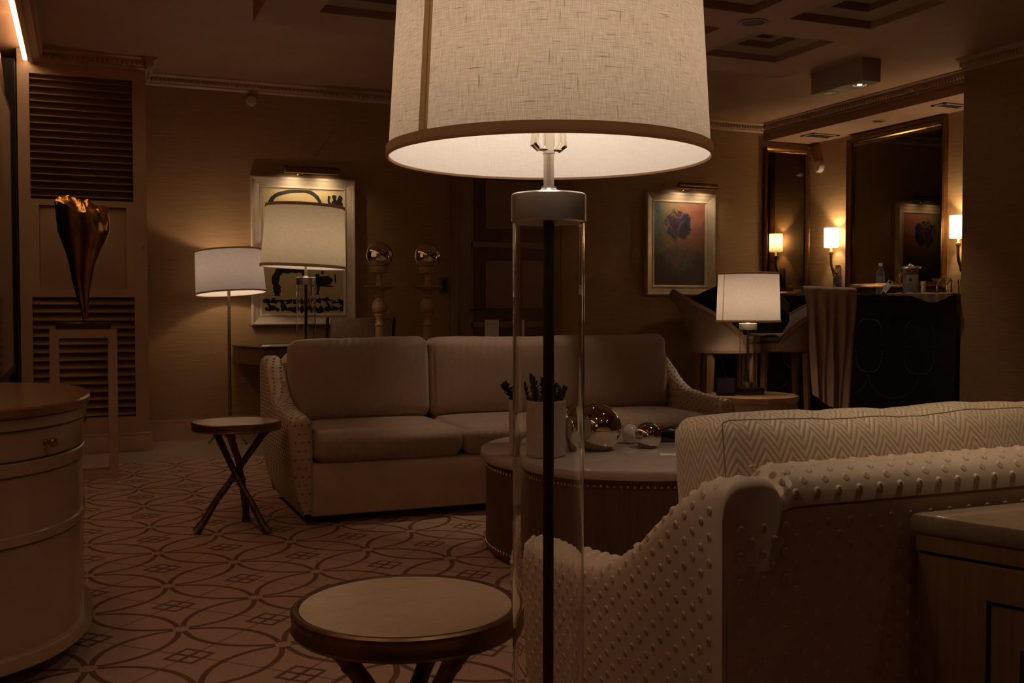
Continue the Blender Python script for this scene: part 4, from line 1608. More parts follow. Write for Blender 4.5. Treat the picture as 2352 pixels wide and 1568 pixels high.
# ================================================================== PICTURES ON THE BACK WALL
def framed(name, label, x0, x1, z0, z1, fw, fd=0.05, group=None):
    t = thing(name, label, 'picture', ((x0 + x1) / 2, YB, (z0 + z1) / 2), 0, group)
    w, h = (x1 - x0) / 2, (z1 - z0) / 2
    prof = [(0, 0.0), (0, fd), (0.010, fd + 0.008), (0.022, fd + 0.004), (0.028, fd - 0.006), (fw - 0.030, fd - 0.026), (fw - 0.022, fd - 0.020), (fw - 0.012, fd - 0.022), (fw - 0.008, fd - 0.034), (fw, fd - 0.036), (fw, 0.004)]
    m = MB()
    vs, fs = [], []
    for (ins, dep) in prof:
        for (sx, sz) in ((-1, -1), (1, -1), (1, 1), (-1, 1)):
            vs.append((sx * (w - ins), -dep - 0.001, sz * (h - ins)))
    for j in range(len(prof) - 1):
        for k in range(4):
            k2 = (k + 1) % 4
            fs.append((j * 4 + k, j * 4 + k2, (j + 1) * 4 + k2, (j + 1) * 4 + k))
    m.add(vs, fs)
    m.build('frame', M['frame'], t, angle=20)
    return t, w - fw, h - fw


t, aw, ah = framed('framed_picture', 'framed black ink abstract on cream paper, lit from above at left', 1.345, 2.267, 0.960, 2.258, 0.106)
m = MB()
m.span((-aw - 0.004, -0.012, -ah - 0.004), (aw + 0.004, -0.006, ah + 0.004))
pp = m.build('paper', M['paper'], t)
ink = MB()


def stroke(pts, rads, n=40, wob=0.25, seed=0):
    """flat brush stroke of wandering width, in picture coordinates -1..1"""
    P_ = [Vector((p[0] * aw, p[1] * ah, 0)) for p in pts]
    out = []
    N = n
    for k in range(N + 1):
        s = k / N * (len(P_) - 1)
        i = min(int(s), len(P_) - 2)
        f = s - i
        p0, p1, p2, p3 = P_[max(i - 1, 0)], P_[i], P_[i + 1], P_[min(i + 2, len(P_) - 1)]
        q = 0.5 * ((2 * p1) + (p2 - p0) * f + (2 * p0 - 5 * p1 + 4 * p2 - p3) * f * f + (3 * p1 - p0 - 3 * p2 + p3) * f ** 3)
        r = rads[i] + (rads[i + 1] - rads[i]) * f
        r *= 1 + wob * noise.noise(Vector((k * 0.33, seed, 0)))
        out.append((q, r))
    vs, fs = [], []
    for k, (q, r) in enumerate(out):
        a, b = out[max(k - 1, 0)][0], out[min(k + 1, N)][0]
        tn = (b - a).normalized()
        nn = Vector((-tn.y, tn.x, 0))
        for sgn in (1, -1):
            p = q + nn * r * sgn
            p.x = max(-aw, min(aw, p.x))
            p.y = max(-ah, min(ah, p.y))
            vs.append((p.x, -0.0128, p.y))
    for k in range(N):
        fs.append((2 * k, 2 * k + 1, 2 * k + 3, 2 * k + 2))
    ink.add(vs, fs)


def blob(cx, cy, rx, ry, seed, n=28, k=0.35):
    vs = [(cx * aw, -0.0128, cy * ah)]
    for i in range(n):
        a = 2 * PI * i / n
        r = 1 + k * noise.noise(Vector((math.cos(a) * 1.3, math.sin(a) * 1.3, seed * 3.7)))
        x = max(-aw, min(aw, cx * aw + rx * r * math.cos(a)))
        y = max(-ah, min(ah, cy * ah + ry * r * math.sin(a)))
        vs.append((x, -0.0128, y))
    ink.add(vs, [(0, 1 + i, 1 + (i + 1) % n) for i in range(n)])


stroke([(-0.74, 0.62), (-0.80, 0.78), (-0.66, 0.90), (-0.30, 0.97), (0.10, 0.98), (0.33, 0.90), (0.45, 0.76), (0.49, 0.64), (0.42, 0.40)], [0.018, 0.020, 0.017, 0.016, 0.017, 0.016, 0.015, 0.014, 0.010], 60, 0.35, 1)
blob(0.86, 0.77, 0.052, 0.058, 2)
blob(0.78, 0.90, 0.020, 0.026, 3)
blob(0.93, 0.88, 0.022, 0.026, 4)
stroke([(0.66, 0.92), (0.64, 0.84), (0.70, 0.76), (0.82, 0.70)], [0.012, 0.010, 0.016, 0.020], 20, 0.3, 5)
stroke([(-0.96, 0.20), (-0.97, 0.02)], [0.010, 0.006], 10, 0.3, 6)
stroke([(0.02, -0.40), (-0.04, -0.31), (-0.30, -0.30), (-0.58, -0.32), (-0.70, -0.46), (-0.66, -0.60), (-0.66, -0.72)], [0.014, 0.020, 0.026, 0.030, 0.032, 0.030, 0.026], 50, 0.4, 7)
blob(0.52, -0.46, 0.070, 0.048, 8, k=0.5)
stroke([(0.34, -0.36), (0.36, -0.56), (0.34, -0.70)], [0.020, 0.014, 0.010], 18, 0.4, 9)
stroke([(0.48, -0.28), (0.47, -0.36)], [0.006, 0.010], 8, 0.3, 10)
stroke([(0.79, -0.36), (0.80, -0.50)], [0.007, 0.006], 8, 0.3, 11)
stroke([(0.40, -0.54), (0.74, -0.56)], [0.010, 0.004], 10, 0.3, 12)
rnd = random.Random(12)
for i in range(11):
    cx = -0.92 + i * 0.185
    blob(cx, -0.80 + rnd.uniform(-0.015, 0.02), rnd.uniform(0.018, 0.042), rnd.uniform(0.014, 0.026), 20 + i, k=0.9)
    blob(cx + 0.03, -0.93 + rnd.uniform(-0.015, 0.02), rnd.uniform(0.020, 0.044), rnd.uniform(0.016, 0.028), 40 + i, k=0.9)
    if i % 2 == 0:
        stroke([(cx, -0.80), (cx + 0.09, -0.90), (cx + 0.14, -0.96)], [0.008, 0.012, 0.006], 10, 0.4, 60 + i)
ink.build('ink_marks', M['ink'], pp, angle=180, recalc=False)

t2, aw2, ah2 = framed('framed_picture', 'framed dark multicoloured abstract painting near the niche, lit from above', 5.26, 6.081, 1.239, 2.290, 0.108)
tp = NT('dark_abstract_oil')
ov = tp.coords('Object')
sx, sy, sz = tp.sep(ov)
n1 = tp.noise(ov, 5.5, 5, 0.6, 1.5)
n2 = tp.noise(tp.coords('Object', (1, 1, 1), (0.5, 0.2, 0.9)), 9, 4, 0.6, 1.0)
hx = tp.math('ADD', tp.math('MULTIPLY', sx, 1.4), tp.math('MULTIPLY', tp.math('SUBTRACT', n1, 0.5), 0.9))
bg = tp.ramp(tp.math('ADD', hx, 0.5), [(0.08, (0.10, 0.17, 0.19)), (0.34, (0.34, 0.24, 0.12)), (0.6, (0.42, 0.18, 0.12)), (0.9, (0.30, 0.10, 0.08))])
low = tp.ramp(tp.math('ADD', tp.math('MULTIPLY', sz, 1.3), tp.math('MULTIPLY', n2, 0.5)), [(0.0, 0.0), (0.42, 1.0)])
c = tp.mix(low, (0.045, 0.02, 0.03), bg)
dx = tp.math('DIVIDE', tp.math('ADD', sx, 0.02), 0.17)
dz = tp.math('DIVIDE', tp.math('SUBTRACT', sz, 0.20), 0.16)
rr = tp.math('ADD', tp.math('SQRT', tp.math('ADD', tp.math('MULTIPLY', dx, dx), tp.math('MULTIPLY', dz, dz))), tp.math('MULTIPLY', tp.math('SUBTRACT', n2, 0.5), 1.6))
bm_ = tp.ramp(rr, [(0.75, 1.0), (0.95, 0.0)])
inner = tp.ramp(n2, [(0.3, (0.02, 0.03, 0.06)), (0.5, (0.06, 0.05, 0.11)), (0.62, (0.36, 0.12, 0.09)), (0.75, (0.45, 0.36, 0.34))])
c = tp.mix(bm_, c, inner)
d2x = tp.math('DIVIDE', sx, 0.20)
d2z = tp.math('DIVIDE', tp.math('ADD', sz, 0.16), 0.15)
r2 = tp.math('ADD', tp.math('SQRT', tp.math('ADD', tp.math('MULTIPLY', d2x, d2x), tp.math('MULTIPLY', d2z, d2z))), tp.math('MULTIPLY', tp.math('SUBTRACT', n1, 0.5), 2.0))
b2 = tp.ramp(r2, [(0.7, 1.0), (1.0, 0.0)])
c = tp.mix(tp.math('MULTIPLY', b2, 0.85), c, tp.ramp(n1, [(0.35, (0.03, 0.06, 0.06)), (0.55, (0.11, 0.10, 0.11)), (0.7, (0.22, 0.08, 0.05))]))
tp.bump(n2, 0.3, 0.004)
tp.set(c, 0.45)
m = MB()
m.span((-aw2 - 0.004, -0.012, -ah2 - 0.004), (aw2 + 0.004, -0.006, ah2 + 0.004))
m.build('canvas', tp.m, t2)


def picture_light(label, x, z, w, power):
    t = thing('picture_light', label, 'light', (x, YB, z), 0, 'picture lights over the two frames')
    m = MB()
    rz_, rw = 0.030, w / 2
    m.tube([(-rw, -0.205, 0.03), (-rw + 0.012, -0.205, 0.03), (rw - 0.012, -0.205, 0.03), (rw, -0.205, 0.03)], [0.022, 0.032, 0.032, 0.022], 20)
    hd = m.build('shade', M['rim_bronze'], t)
    m = MB()
    m.tube([(-0.06, -0.002, 0.02), (-0.06, -0.07, 0.012), (-0.06, -0.14, 0.015), (-0.06, -0.19, 0.025)], 0.008, 10)
    m.span((-0.09, -0.012, 0.0), (-0.03, -0.001, 0.06), bev=0.003)
    m.build('arm', M['brass'], t)
    for dx in (-w * 0.28, w * 0.28):
        lamp_spot('picture_light_bulb', (dx, -0.185, -0.012), power, 150, (1.0, 0.77, 0.46), 0.012, (R(28), 0, 0), 0.9, t)
    return t


picture_light('small bronze picture light above the framed black ink abstract', 1.845, 2.275, 0.485, 3.0)
picture_light('small bronze picture light above the dark multicoloured painting', 5.765, 2.312, 0.47, 2.6)

# ================================================================== BAR NICHE
BARZ0, BARZ1 = 1.178, 1.235
FRONT = [(6.39, 6.185), (6.20, 6.50), (6.06, 6.82), (5.965, 7.2), (5.92, 7.6), (5.92, 8.0), (5.955, 8.4), (6.02, 8.80), (6.08, 9.11)]


def cat(pts, n=6):
    out = []
    for i in range(len(pts) - 1):
        p0, p1, p2, p3 = pts[max(i - 1, 0)], pts[i], pts[i + 1], pts[min(i + 2, len(pts) - 1)]
        for k in range(n):
            f = k / n
            out.append(tuple(0.5 * ((2 * p1[d]) + (p2[d] - p0[d]) * f + (2 * p0[d] - 5 * p1[d] + 4 * p2[d] - p3[d]) * f * f + (3 * p1[d] - p0[d] - 3 * p2[d] + p3[d]) * f ** 3) for d in range(2)))
    out.append(pts[-1])
    return out


FC = cat(FRONT)


def offset(pts, d):
    out = []
    for i, p in enumerate(pts):
        a, b = pts[max(i - 1, 0)], pts[min(i + 1, len(pts) - 1)]
        tx, ty = b[0] - a[0], b[1] - a[1]
        l = math.hypot(tx, ty)
        out.append((p[0] - ty / l * d, p[1] + tx / l * d))
    return out


t = thing('bar', 'black bow-fronted bar with fine nail pattern in the niche at right', 'bar', (0, 0, -0.012))
m = MB()
back = offset(FC, -0.42)
back = [(min(p[0], 6.9), min(max(p[1], 6.19), 9.12)) for p in back]
m.prism(FC + back[::-1], 0.012, BARZ0)
m.build('body', M['bar'], t)
m = MB()
fo = offset(FC, 0.03)
fo = [(p[0], min(p[1], 9.13)) for p in fo]
fo[0] = (6.375, 6.176)
ba = [(p[0], p[1]) for p in back]
m.prism(fo + ba[::-1], BARZ0 + 0.0005, BARZ1)
m.build('counter_top', M['bar_top'], t)
# nailhead ovals on the front
FL = polyline(FC)


def on_front(s, z, d=0.001):
    p = at_len(FC, FL, s)
    q = at_len(FC, FL, s + 0.01)
    o_ = at_len(FC, FL, max(s - 0.01, 0))
    tx, ty = q[0] - o_[0], q[1] - o_[1]
    l = math.hypot(tx, ty)
    return (p[0] - ty / l * d, p[1] + tx / l * d, z)


m = MB()


def nail(s, z):
    if 0.02 < s < FL[-1] - 0.02 and 0.02 < z < BARZ0:
        c = on_front(s, z)
        m.sphere(c, 0.005, 6, 4)


def nailpath(fn, n):
    for k in range(n):
        s, z = fn(k / n)
        nail(s, z)


for cx in (0.28, 0.70, 1.12, 1.54, 1.96, 2.38, 2.80):
    hw, ht = 0.118, 0.44

    def oval(f, cx=cx):
        a = 2 * PI * f
        e = 0.62
        return (cx + hw * math.copysign(abs(math.cos(a)) ** e, math.cos(a)), 0.81 + ht / 2 * math.copysign(abs(math.sin(a)) ** e, math.sin(a)))
    nailpath(oval, 84)

    def scallop(f, cx=cx):
        a = PI + PI * f
        return (cx + 0.21 + 0.21 * math.cos(a), 0.585 + 0.20 * math.sin(a))
    nailpath(scallop, 44)
for k in range(150):
    nail(k * 0.0195 + 0.03, 1.075)
o = m.build('nail_trim', M['bar_nail'], t, angle=180)
o['kind'] = 'stuff'

t = thing('back_counter', 'dark low counter under the large niche mirror', 'counter', (0, 0, -0.012))
m = MB()
m.span((6.97, 6.19, 0.012), (XA - 0.002, 8.9, 0.93))
m.build('body', M['bar'], t)
m = MB()
m.span((6.95, 6.185, 0.93), (XA - 0.002, 8.92, 0.97), bev=0.004)
m.build('counter_top', M['bar_top'], t)
t = thing('faucet', 'brass gooseneck faucet rising behind the bar', 'faucet', (7.08, 7.35, 0.958))
m = MB()
pts = [(0, 0, 0.0), (0, 0, 0.34)] + [(-0.09 + 0.09 * math.cos(a), 0, 0.40 + 0.10 * math.sin(a)) for a in [k * PI / 12 for k in range(0, 14)]] 
m.tube(pts, 0.011, 12)
m.build('spout', M['brass'], t)
m = MB()
m.lathe([(0.028, 0), (0.028, 0.02), (0.016, 0.03)], n=24)
m.tube([(0, 0.02, 0.06), (0, 0.09, 0.075)], [0.008, 0.006], 10)
m.build('handle', M['brass'], t)


def mirror(name, label, axis, a0, a1, z0, z1, fw, mullion=None):
    """axis 'y': hangs on the back wall facing -Y; 'x': hangs on the niche wall facing -X"""
    if axis == 'y':
        t = thing(name, label, 'mirror', ((a0 + a1) / 2, YB, (z0 + z1) / 2), 0, 'gilt mirrors in the bar niche')
    else:
        t = thing(name, label, 'mirror', (XA, (a0 + a1) / 2, (z0 + z1) / 2), -PI / 2, 'gilt mirrors in the bar niche')
    w, h = (a1 - a0) / 2, (z1 - z0) / 2
    prof = [(0, 0.0), (0, 0.045), (0.012, 0.058), (fw * 0.45, 0.052), (fw * 0.75, 0.036), (fw * 0.8, 0.042), (fw, 0.030), (fw, 0.004)]
    m = MB()
    vs, fs = [], []
    for (ins, dep) in prof:
        for (sx, sz) in ((-1, -1), (1, -1), (1, 1), (-1, 1)):
            vs.append((sx * (w - ins), -dep - 0.001, sz * (h - ins)))
    for j in range(len(prof) - 1):
        for k in range(4):
            k2 = (k + 1) % 4
            fs.append((j * 4 + k, j * 4 + k2, (j + 1) * 4 + k2, (j + 1) * 4 + k))
    m.add(vs, fs)
    m.build('frame', M['gilt'], t, angle=25)
    m = MB()
    m.span((-w + fw - 0.003, -0.018, -h + fw - 0.003), (w - fw + 0.003, -0.012, h - fw + 0.003))
    m.build('mirror_glass', M['bar_mirror'], t)
    return t


mirror('wall_mirror', 'narrow tall gilt mirror on the back wall of the niche', 'y', 6.70, 7.29, 1.26, 2.82, 0.05)
mirror('wall_mirror', 'wide gilt mirror above the bar reflecting the dark painting', 'x', 7.20, 8.51, 1.30, 2.84, 0.055)


def sconce(label, y, zc, power):
    t = thing('wall_sconce', label, 'lamp', (XA, y, zc), -PI / 2, 'white shaded sconces beside the niche mirror')
    # local -Y points into the room
    ox = -0.100
    s = MB()
    L = 0.205

    def fn(u, v):
        return (0.074 * math.cos(2 * PI * u), ox + 0.074 * math.sin(2 * PI * u), L * v)
    s.grid(fn, 40, 4, False, lambda u, v: (u * 0.49, v * L))
    sh = s.build('shade', M['linen_white'], t, angle=180, recalc=False)
    for z in (0.0, L - 0.005):
        m = MB()
        m.lathe([(0.0755, z), (0.0755, z + 0.005), (0.0725, z + 0.005), (0.0725, z)], (0, ox, 0), 40, closed=True)
        m.build('binding', M['card'], sh)
    m = MB()
    m.lathe([(0.020, -0.045), (0.014, -0.03), (0.012, 0.0), (0.010, 0.05)], (0, ox, 0), 20)
    m.build('candle_cup', M['brass'], t)
    m = MB()
    m.lathe([(0.014, -0.075), (0.024, -0.062), (0.024, -0.045), (0.014, -0.04)], (0, ox, 0), 20)
    m.tube([(0, ox, -0.07), (0, ox, -0.15), (0, ox + 0.006, -0.19), (0, ox + 0.025, -0.235), (0, ox + 0.05, -0.26), (0, -0.02, -0.265)], [0.014, 0.014, 0.015, 0.016, 0.014, 0.012], 12)
    m.tube([(0, ox + 0.025, -0.235), (0, ox + 0.035, -0.29), (0, ox + 0.055, -0.31)], [0.012, 0.010, 0.006], 10)
    m.build('arm', M['pole_bronze'], t)
    m = MB()
    m.box((0, -0.012, -0.29), (0.075, 0.022, 0.22), bev=0.008)
    m.build('backplate', M['pole_bronze'], t)
    lamp_point('wall_sconce_bulb', (0, ox, 0.125), power, (1.0, 0.74, 0.42), 0.022, t)
    return t


sconce('lit white-shaded sconce between the two gilt niche mirrors', 8.667, 1.742, 12.5)
sconce('lit white-shaded sconce at the right end of the niche, cut by the wall', 6.975, 1.735, 12.5)

# ------------------------------------------------------------------ things on the bar
BZ = BARZ1 - 0.0115


def bottle(name, label, x, y, h, r, capmat, group=None):
    t = thing(name, label, 'bottle', (x, y, BZ), random.random() * 6, group)
    m = MB()
    k = h / 0.25
    m.lathe([(r * 0.75, 0), (r, 0.008 * k), (r, 0.04 * k), (r * 0.94, 0.045 * k), (r, 0.05 * k), (r, 0.07 * k), (r * 0.94, 0.075 * k), (r, 0.08 * k), (r, 0.155 * k), (r * 0.9, 0.178 * k), (r * 0.6, 0.205 * k), (r * 0.38, 0.222 * k), (r * 0.38, 0.236 * k)], n=28)
    m.build('body', M['plastic'], t)
    m = MB()
    m.lathe([(r * 1.015, 0.092 * k), (r * 1.015, 0.148 * k)], n=28, cap=False)
    m.build('label', M['label_blue'], t, angle=180)
    m = MB()
    m.lathe([(r * 0.45, 0.228 * k), (r * 0.47, 0.236 * k), (r * 0.45, 0.25 * k), (r * 0.4, 0.252 * k)], n=20)
    m.build('cap', capmat, t)


bottle('water_bottle', 'clear water bottle with white cap in front of the large niche mirror', 6.27, 6.90, 0.268, 0.036, M['white_plastic'], 'tall water bottles on the bar')
bottle('water_bottle', 'clear water bottle with white cap below the first sconce, by the camel throw', 6.22, 7.38, 0.268, 0.036, M['white_plastic'], 'tall water bottles on the bar')
bottle('small_water_bottle', 'small bottle with blue cap at the far bar end, left of its twin', 6.27, 8.30, 0.125, 0.026, M['blue_cap'], 'small blue-capped bottles')
bottle('small_water_bottle', 'small bottle with blue cap nearer the tall bottles on the bar', 6.26, 8.10, 0.125, 0.026, M['blue_cap'], 'small blue-capped bottles')
t = thing('ice_box', 'tall grey box with a crinkled foil lid on the bar', 'box', (6.40, 6.69, BZ), R(-28))
m = MB()
m.span((-0.05, -0.05, 0), (0.05, 0.05, 0.225), bev=0.004)
m.build('body', M['box_grey'], t)
m = MB()
m.lathe([(0.012, 0)] + [(0.012 + 0.0001, 0.001)], (0.0, -0.0512, 0.13), 16)
m = MB()
m.tube([(-0.015, -0.0495, 0.125), (-0.015, -0.0512, 0.125)], 0.011, 18)
m.build('round_mark', M['maroon'], t)
m = MB()


def foil(u, v):
    x, y = (u - 0.5) * 0.155, (v - 0.5) * 0.13
    e = max(abs(u - 0.5), abs(v - 0.5)) * 2
    return (x, y, 0.236 + 0.012 * noise.noise(Vector((x * 40, y * 40, 1))) - 0.018 * max(0, e - 0.75) / 0.25 + 0.022 * max(0, 1 - ((u - 0.5) ** 2 + (v - 0.5) ** 2) * 30))


m.grid(foil, 22, 22)
m.span((-0.056, -0.056, 0.2252), (0.056, 0.056, 0.238), bev=0.003)
m.build('lid', M['foil'], t, angle=30)
m = MB()
m.lathe([(0.019, 0), (0.020, 0.003), (0.020, 0.078), (0.022, 0.08), (0.022, 0.105), (0.019, 0.108)], n=24)
tag(m.build('small_canister', M['card'], loc=(6.385, 6.53, BZ)), 'small pale cylindrical canister beside the foil-lidded box', 'canister')
t = thing('menu_card', 'leaning white card with dark end prints on the bar', 'card', (6.25, 6.80, BZ), R(-40))
m = MB()
ln = R(30)
m.box((0.0, 0, 0.058), (0.045, 0.002, 0.135), ry=R(30))
m.v = [(p[0], p[1], max(p[2], 0.001)) for p in m.v]
m.build('card', M['card'], t)
for s in (-1, 1):
    m = MB()
    m.box((s * 0.053 * math.sin(ln), -0.0012, 0.058 + s * 0.053 * math.cos(ln)), (0.026, 0.0012, 0.022), ry=R(30))
    m.build('print', M['maroon'], t)
m = MB()


def crumple(w, d, h, seed):
    def fn(u, v):
        x, y = (u - 0.5) * w, (v - 0.5) * d
        e = min(1, 4 * min(u, 1 - u)) * min(1, 4 * min(v, 1 - v))
        return (x, y, max(0.001, (h * (0.5 + 0.9 * noise.noise(Vector((x * 26, y * 26, seed))))) * e))
    return fn


m.grid(crumple(0.16, 0.12, 0.035, 1.0), 26, 20)
tag(m.build('plastic_wrapper', M['foil'], loc=(6.12, 7.05, BZ), rz=R(20), angle=25), 'shiny crumpled wrapper at the front edge of the bar', 'wrapper')


def glass_tumbler(label, x, y, h, r, stem):
    m = MB()
    if stem:
        m.lathe([(r * 0.72, 0), (r * 0.72, 0.003), (0.006, 0.008), (0.004, 0.02), (0.004, h * 0.50), (0.008, h * 0.55), (r, h), (r - 0.002, h), (0.006, h * 0.57), (0.001, h * 0.565)], n=28, cap=False)
    else:
        m.lathe([(0.0005, 0), (r * 0.92, 0), (r, h), (r - 0.0025, h), (r * 0.88, 0.008), (0.0005, 0.008)], n=28, cap=False)
    o = m.build('cocktail_glass' if stem else 'tumbler', M['glass'], loc=(x, y, BZ), angle=40)
    tag(o, label, 'glass', 'clear glasses at the right end of the bar')


glass_tumbler('stemmed clear glass on the bar, left of its stemmed twin', 6.52, 6.52, 0.135, 0.042, True)
glass_tumbler('stemmed clear glass on the bar, nearer the short tumblers', 6.53, 6.43, 0.135, 0.042, True)
glass_tumbler('short clear tumbler on the bar, nearer the stemmed glasses', 6.53, 6.335, 0.12, 0.038, False)
glass_tumbler('short clear tumbler at the wall end of the bar', 6.55, 6.25, 0.12, 0.038, False)
m = MB()


def barcloth(u, v):
    s = -0.10 + 0.62 * u
    p = at_len(FC, FL, 0.02 + 0.50 * u)
    q = at_len(FC, FL, 0.06 + 0.50 * u)
    tx, ty = q[0] - p[0], q[1] - p[1]
    l = math.hypot(tx, ty)
    nx, ny = -ty / l, tx / l
    w = v * 0.34
    drop = 0.085 * (0.2 + 0.8 * math.sin(PI * min(1, u * 1.1)) ** 0.8)
    lip = 0.052
    if w < 0.16:
        d, z = lip - 0.0 - (0.16 - w) * 1.0, BZ + 0.008 + 0.010 * noise.noise(Vector((u * 9, v * 9, 2)))
    else:
        d, z = lip, BZ + 0.006 - (w - 0.16) * drop / 0.18 * (0.62 + 0.38 * math.sin(u * 7))
    z += 0.012 * noise.noise(Vector((u * 14, v * 6, 5.0))) * (1 if w < 0.14 else 0.3)
    return (p[0] + nx * d + nx * 0.006 * math.sin(u * 40), p[1] + ny * d, max(z, BZ + 0.003) if d < 0.045 else z)


m.grid(barcloth, 40, 20)
tag(m.build('folded_cloth', M['brown_cloth'], angle=60), 'dark taupe cloth spread over the right end of the bar edge', 'cloth')
m = MB()
m.grid(crumple(0.20, 0.14, 0.075, 3.0), 20, 16)
tag(m.build('face_mask', M['mask'], loc=(6.14, 7.72, BZ), rz=R(70), angle=60), 'pale blue crumpled cloth mask on the bar behind the camel throw', 'mask')
t = thing('toiletry_bag', 'flat black bag lying on the far left end of the bar', 'bag', (6.23, 8.72, BZ), R(85))
m = MB()
m.box((0, 0, 0.032), (0.42, 0.2, 0.062), bev=0.025, seg=4)
m.build('body', M['black'], t)
m = MB()
m.tube([(-0.17, -0.1015, 0.045), (0.17, -0.1015, 0.045)], 0.003, 8)
m.build('zipper', M['dark_metal'], t)
m = MB()
m.box((0, 0, 0.006), (0.09, 0.03, 0.012), bev=0.004)
tag(m.build('lime_packet', M['green'], loc=(6.43, 6.455, BZ + 0.0), rz=R(110), angle=40), 'small lime green packet on the bar near the canister', 'packet')

# ------------------------------------------------------------------ bar stools
def stool(label, loc, rz):
    t = thing('bar_stool', label, 'stool', loc, rz, 'ivory barrel-backed bar stools')
    m = MB()
    m.lathe([(0.25, 0.775), (0.262, 0.78), (0.262, 0.845), (0.25, 0.85)], n=48)
    m.build('seat_ring', M['stool_wood'], t)
    m = MB()
    m.lathe([(0.10, 0.85), (0.245, 0.851), (0.255, 0.866), (0.25, 0.895), (0.22, 0.912), (0.10, 0.92), (0.001, 0.921)], n=48)
    m.build('seat', M['stool_cloth'], t, angle=60)
    A = R(104)

    def hgt(a):
        s = abs(a) / A
        return 0.850 + 0.385 * max(0.0, 1 - s ** 1.25) ** 0.85

    def rad(v, a):
        return 0.262 + 0.165 * v ** 1.7 * max(0.0, math.cos(a * 0.8))
    m = MB()

    def fo(u, v):
        a = -A + 2 * A * u
        r = rad(v, a)
        z = 0.80 + (hgt(a) - 0.80) * v
        return (-r * math.cos(a), r * math.sin(a), z)

    def fi(u, v):
        a = -A + 2 * A * u
        r = rad(v, a) - 0.038
        z = 0.80 + (hgt(a) - 0.80) * v
        return (-r * math.cos(a), r * math.sin(a), z)
    N, K = 44, 10
    m.grid(fo, N, K)
    m.grid(lambda u, v: fi(1 - u, v), N, K)
    m.build('barrel_back', M['stool_cloth'], t, angle=50)
    m = MB()
    pts = []
    for k in range(N + 1):
        u = k / N
        p, q = Vector(fo(u, 1)), Vector(fi(u, 1))
        pts.append(p.lerp(q, 0.5))
    m.tube(pts, 0.0215, 10)
    m.build('top_rail', M['stool_wood'], t)
    for k in range(4):
        a = PI / 4 + k * PI / 2
        m = MB()
        m.tube([(0.255 * math.cos(a), 0.255 * math.sin(a), 0.0), (0.225 * math.cos(a), 0.225 * math.sin(a), 0.78)], [0.019, 0.030], 4)
        m.build('leg', M['stool_wood'], t, angle=20)
    m = MB()
    for k in range(4):
        a, b_ = PI / 4 + k * PI / 2, PI / 4 + (k + 1) * PI / 2
        m.tube([(0.243 * math.cos(a), 0.243 * math.sin(a), 0.30), (0.243 * math.cos(b_), 0.243 * math.sin(b_), 0.30)], 0.011, 8)
    m.build('foot_rail', M['stool_wood'], t)
    return t


stool('ivory barrel bar stool with the black jacket over it, behind the sofa', (4.51, 6.60, 0), R(-18))
stool('ivory barrel bar stool under the camel throw, nearer the bar', (5.07, 6.68, 0), R(157))

# camel throw over the right-hand stool
A0, B0 = Vector((4.99, 6.30, 0)), Vector((5.36, 6.155, 0))
nrm = Vector((-0.37, -0.93, 0)).normalized()
m = MB()


def throw(u, v):
    p = A0.lerp(B0, u)
    L = 1.0 * v
    fold = math.sin(u * 17 + 0.8 * math.sin(v * 5)) * 0.5 + 0.5 * math.sin(u * 31 + 2 + v * 3)
    narrow = 1.0 - 0.30 * max(0, v - 0.18)
    off = (u - 0.58) * (narrow - 1) * 0.48
    p = p + (B0 - A0).normalized() * off
    if v < 0.16:
        s = v / 0.16
        z = 1.268 + 0.012 * math.sin(PI * s) + 0.008 * noise.noise(Vector((u * 9, v * 20, 1)))
        d = -0.20 + 0.215 * s
        z -= 0.012 * u
    else:
        s = (v - 0.16) / 0.84
        bottom = 0.34 + 0.12 * (1 - u) ** 2
        z = 1.268 - 0.012 * u - (1.262 - bottom) * s
        d = 0.015 + 0.018 * min(1, s * 6) + 0.035 * fold * min(1, s * 3.0) + 0.02 * s
    p = p + nrm * d
    return (p.x, p.y, z)


m.grid(throw, 90, 60)
tag(m.build('throw_blanket', M['throw'], angle=180), 'camel throw blanket hanging in folds over the stool beside the bar', 'blanket')

# black jacket piled over the left-hand stool
m = MB()
JR = Vector((math.cos(R(-22.6)), math.sin(R(-22.6)), 0))
JF = Vector((math.sin(R(22.6)), math.cos(R(22.6)), 0))
JC = Vector((4.66, 6.55, 0.0))


def jacket(u, v):
    # u around, v bottom to top; a heaped coat with one raised shoulder
    a = 2 * PI * u
    z0, z1 = 0.925, 1.352
    s = v
    w = 0.33 * (0.80 + 0.35 * math.sin(PI * min(1, s * 0.9 + 0.1))) * (1 - 0.93 * s ** 5)
    d = 0.13 * (1 - 0.9 * s ** 6)
    nzv = noise.noise(Vector((math.cos(a) * 1.6, math.sin(a) * 1.6, s * 4)))
    w *= 1 + 0.16 * nzv
    lx = math.cos(a) * w - 0.10 * s
    ly = math.sin(a) * d * (1 + 0.3 * nzv)
    z = z0 + (z1 - z0) * s
    # the left sleeve slopes down and out
    if math.cos(a) < -0.2 and s > 0.45:
        k = (-math.cos(a) - 0.2) / 0.8
        lx -= 0.16 * k * (s - 0.45)
        z -= 0.12 * k * (s - 0.45)
    if math.cos(a) < 0 and s < 0.5:
        lx += 0.22 * (-math.cos(a)) * (0.5 - s) / 0.5
    p = JC + JR * lx + JF * ly
    return (p.x, p.y, z)


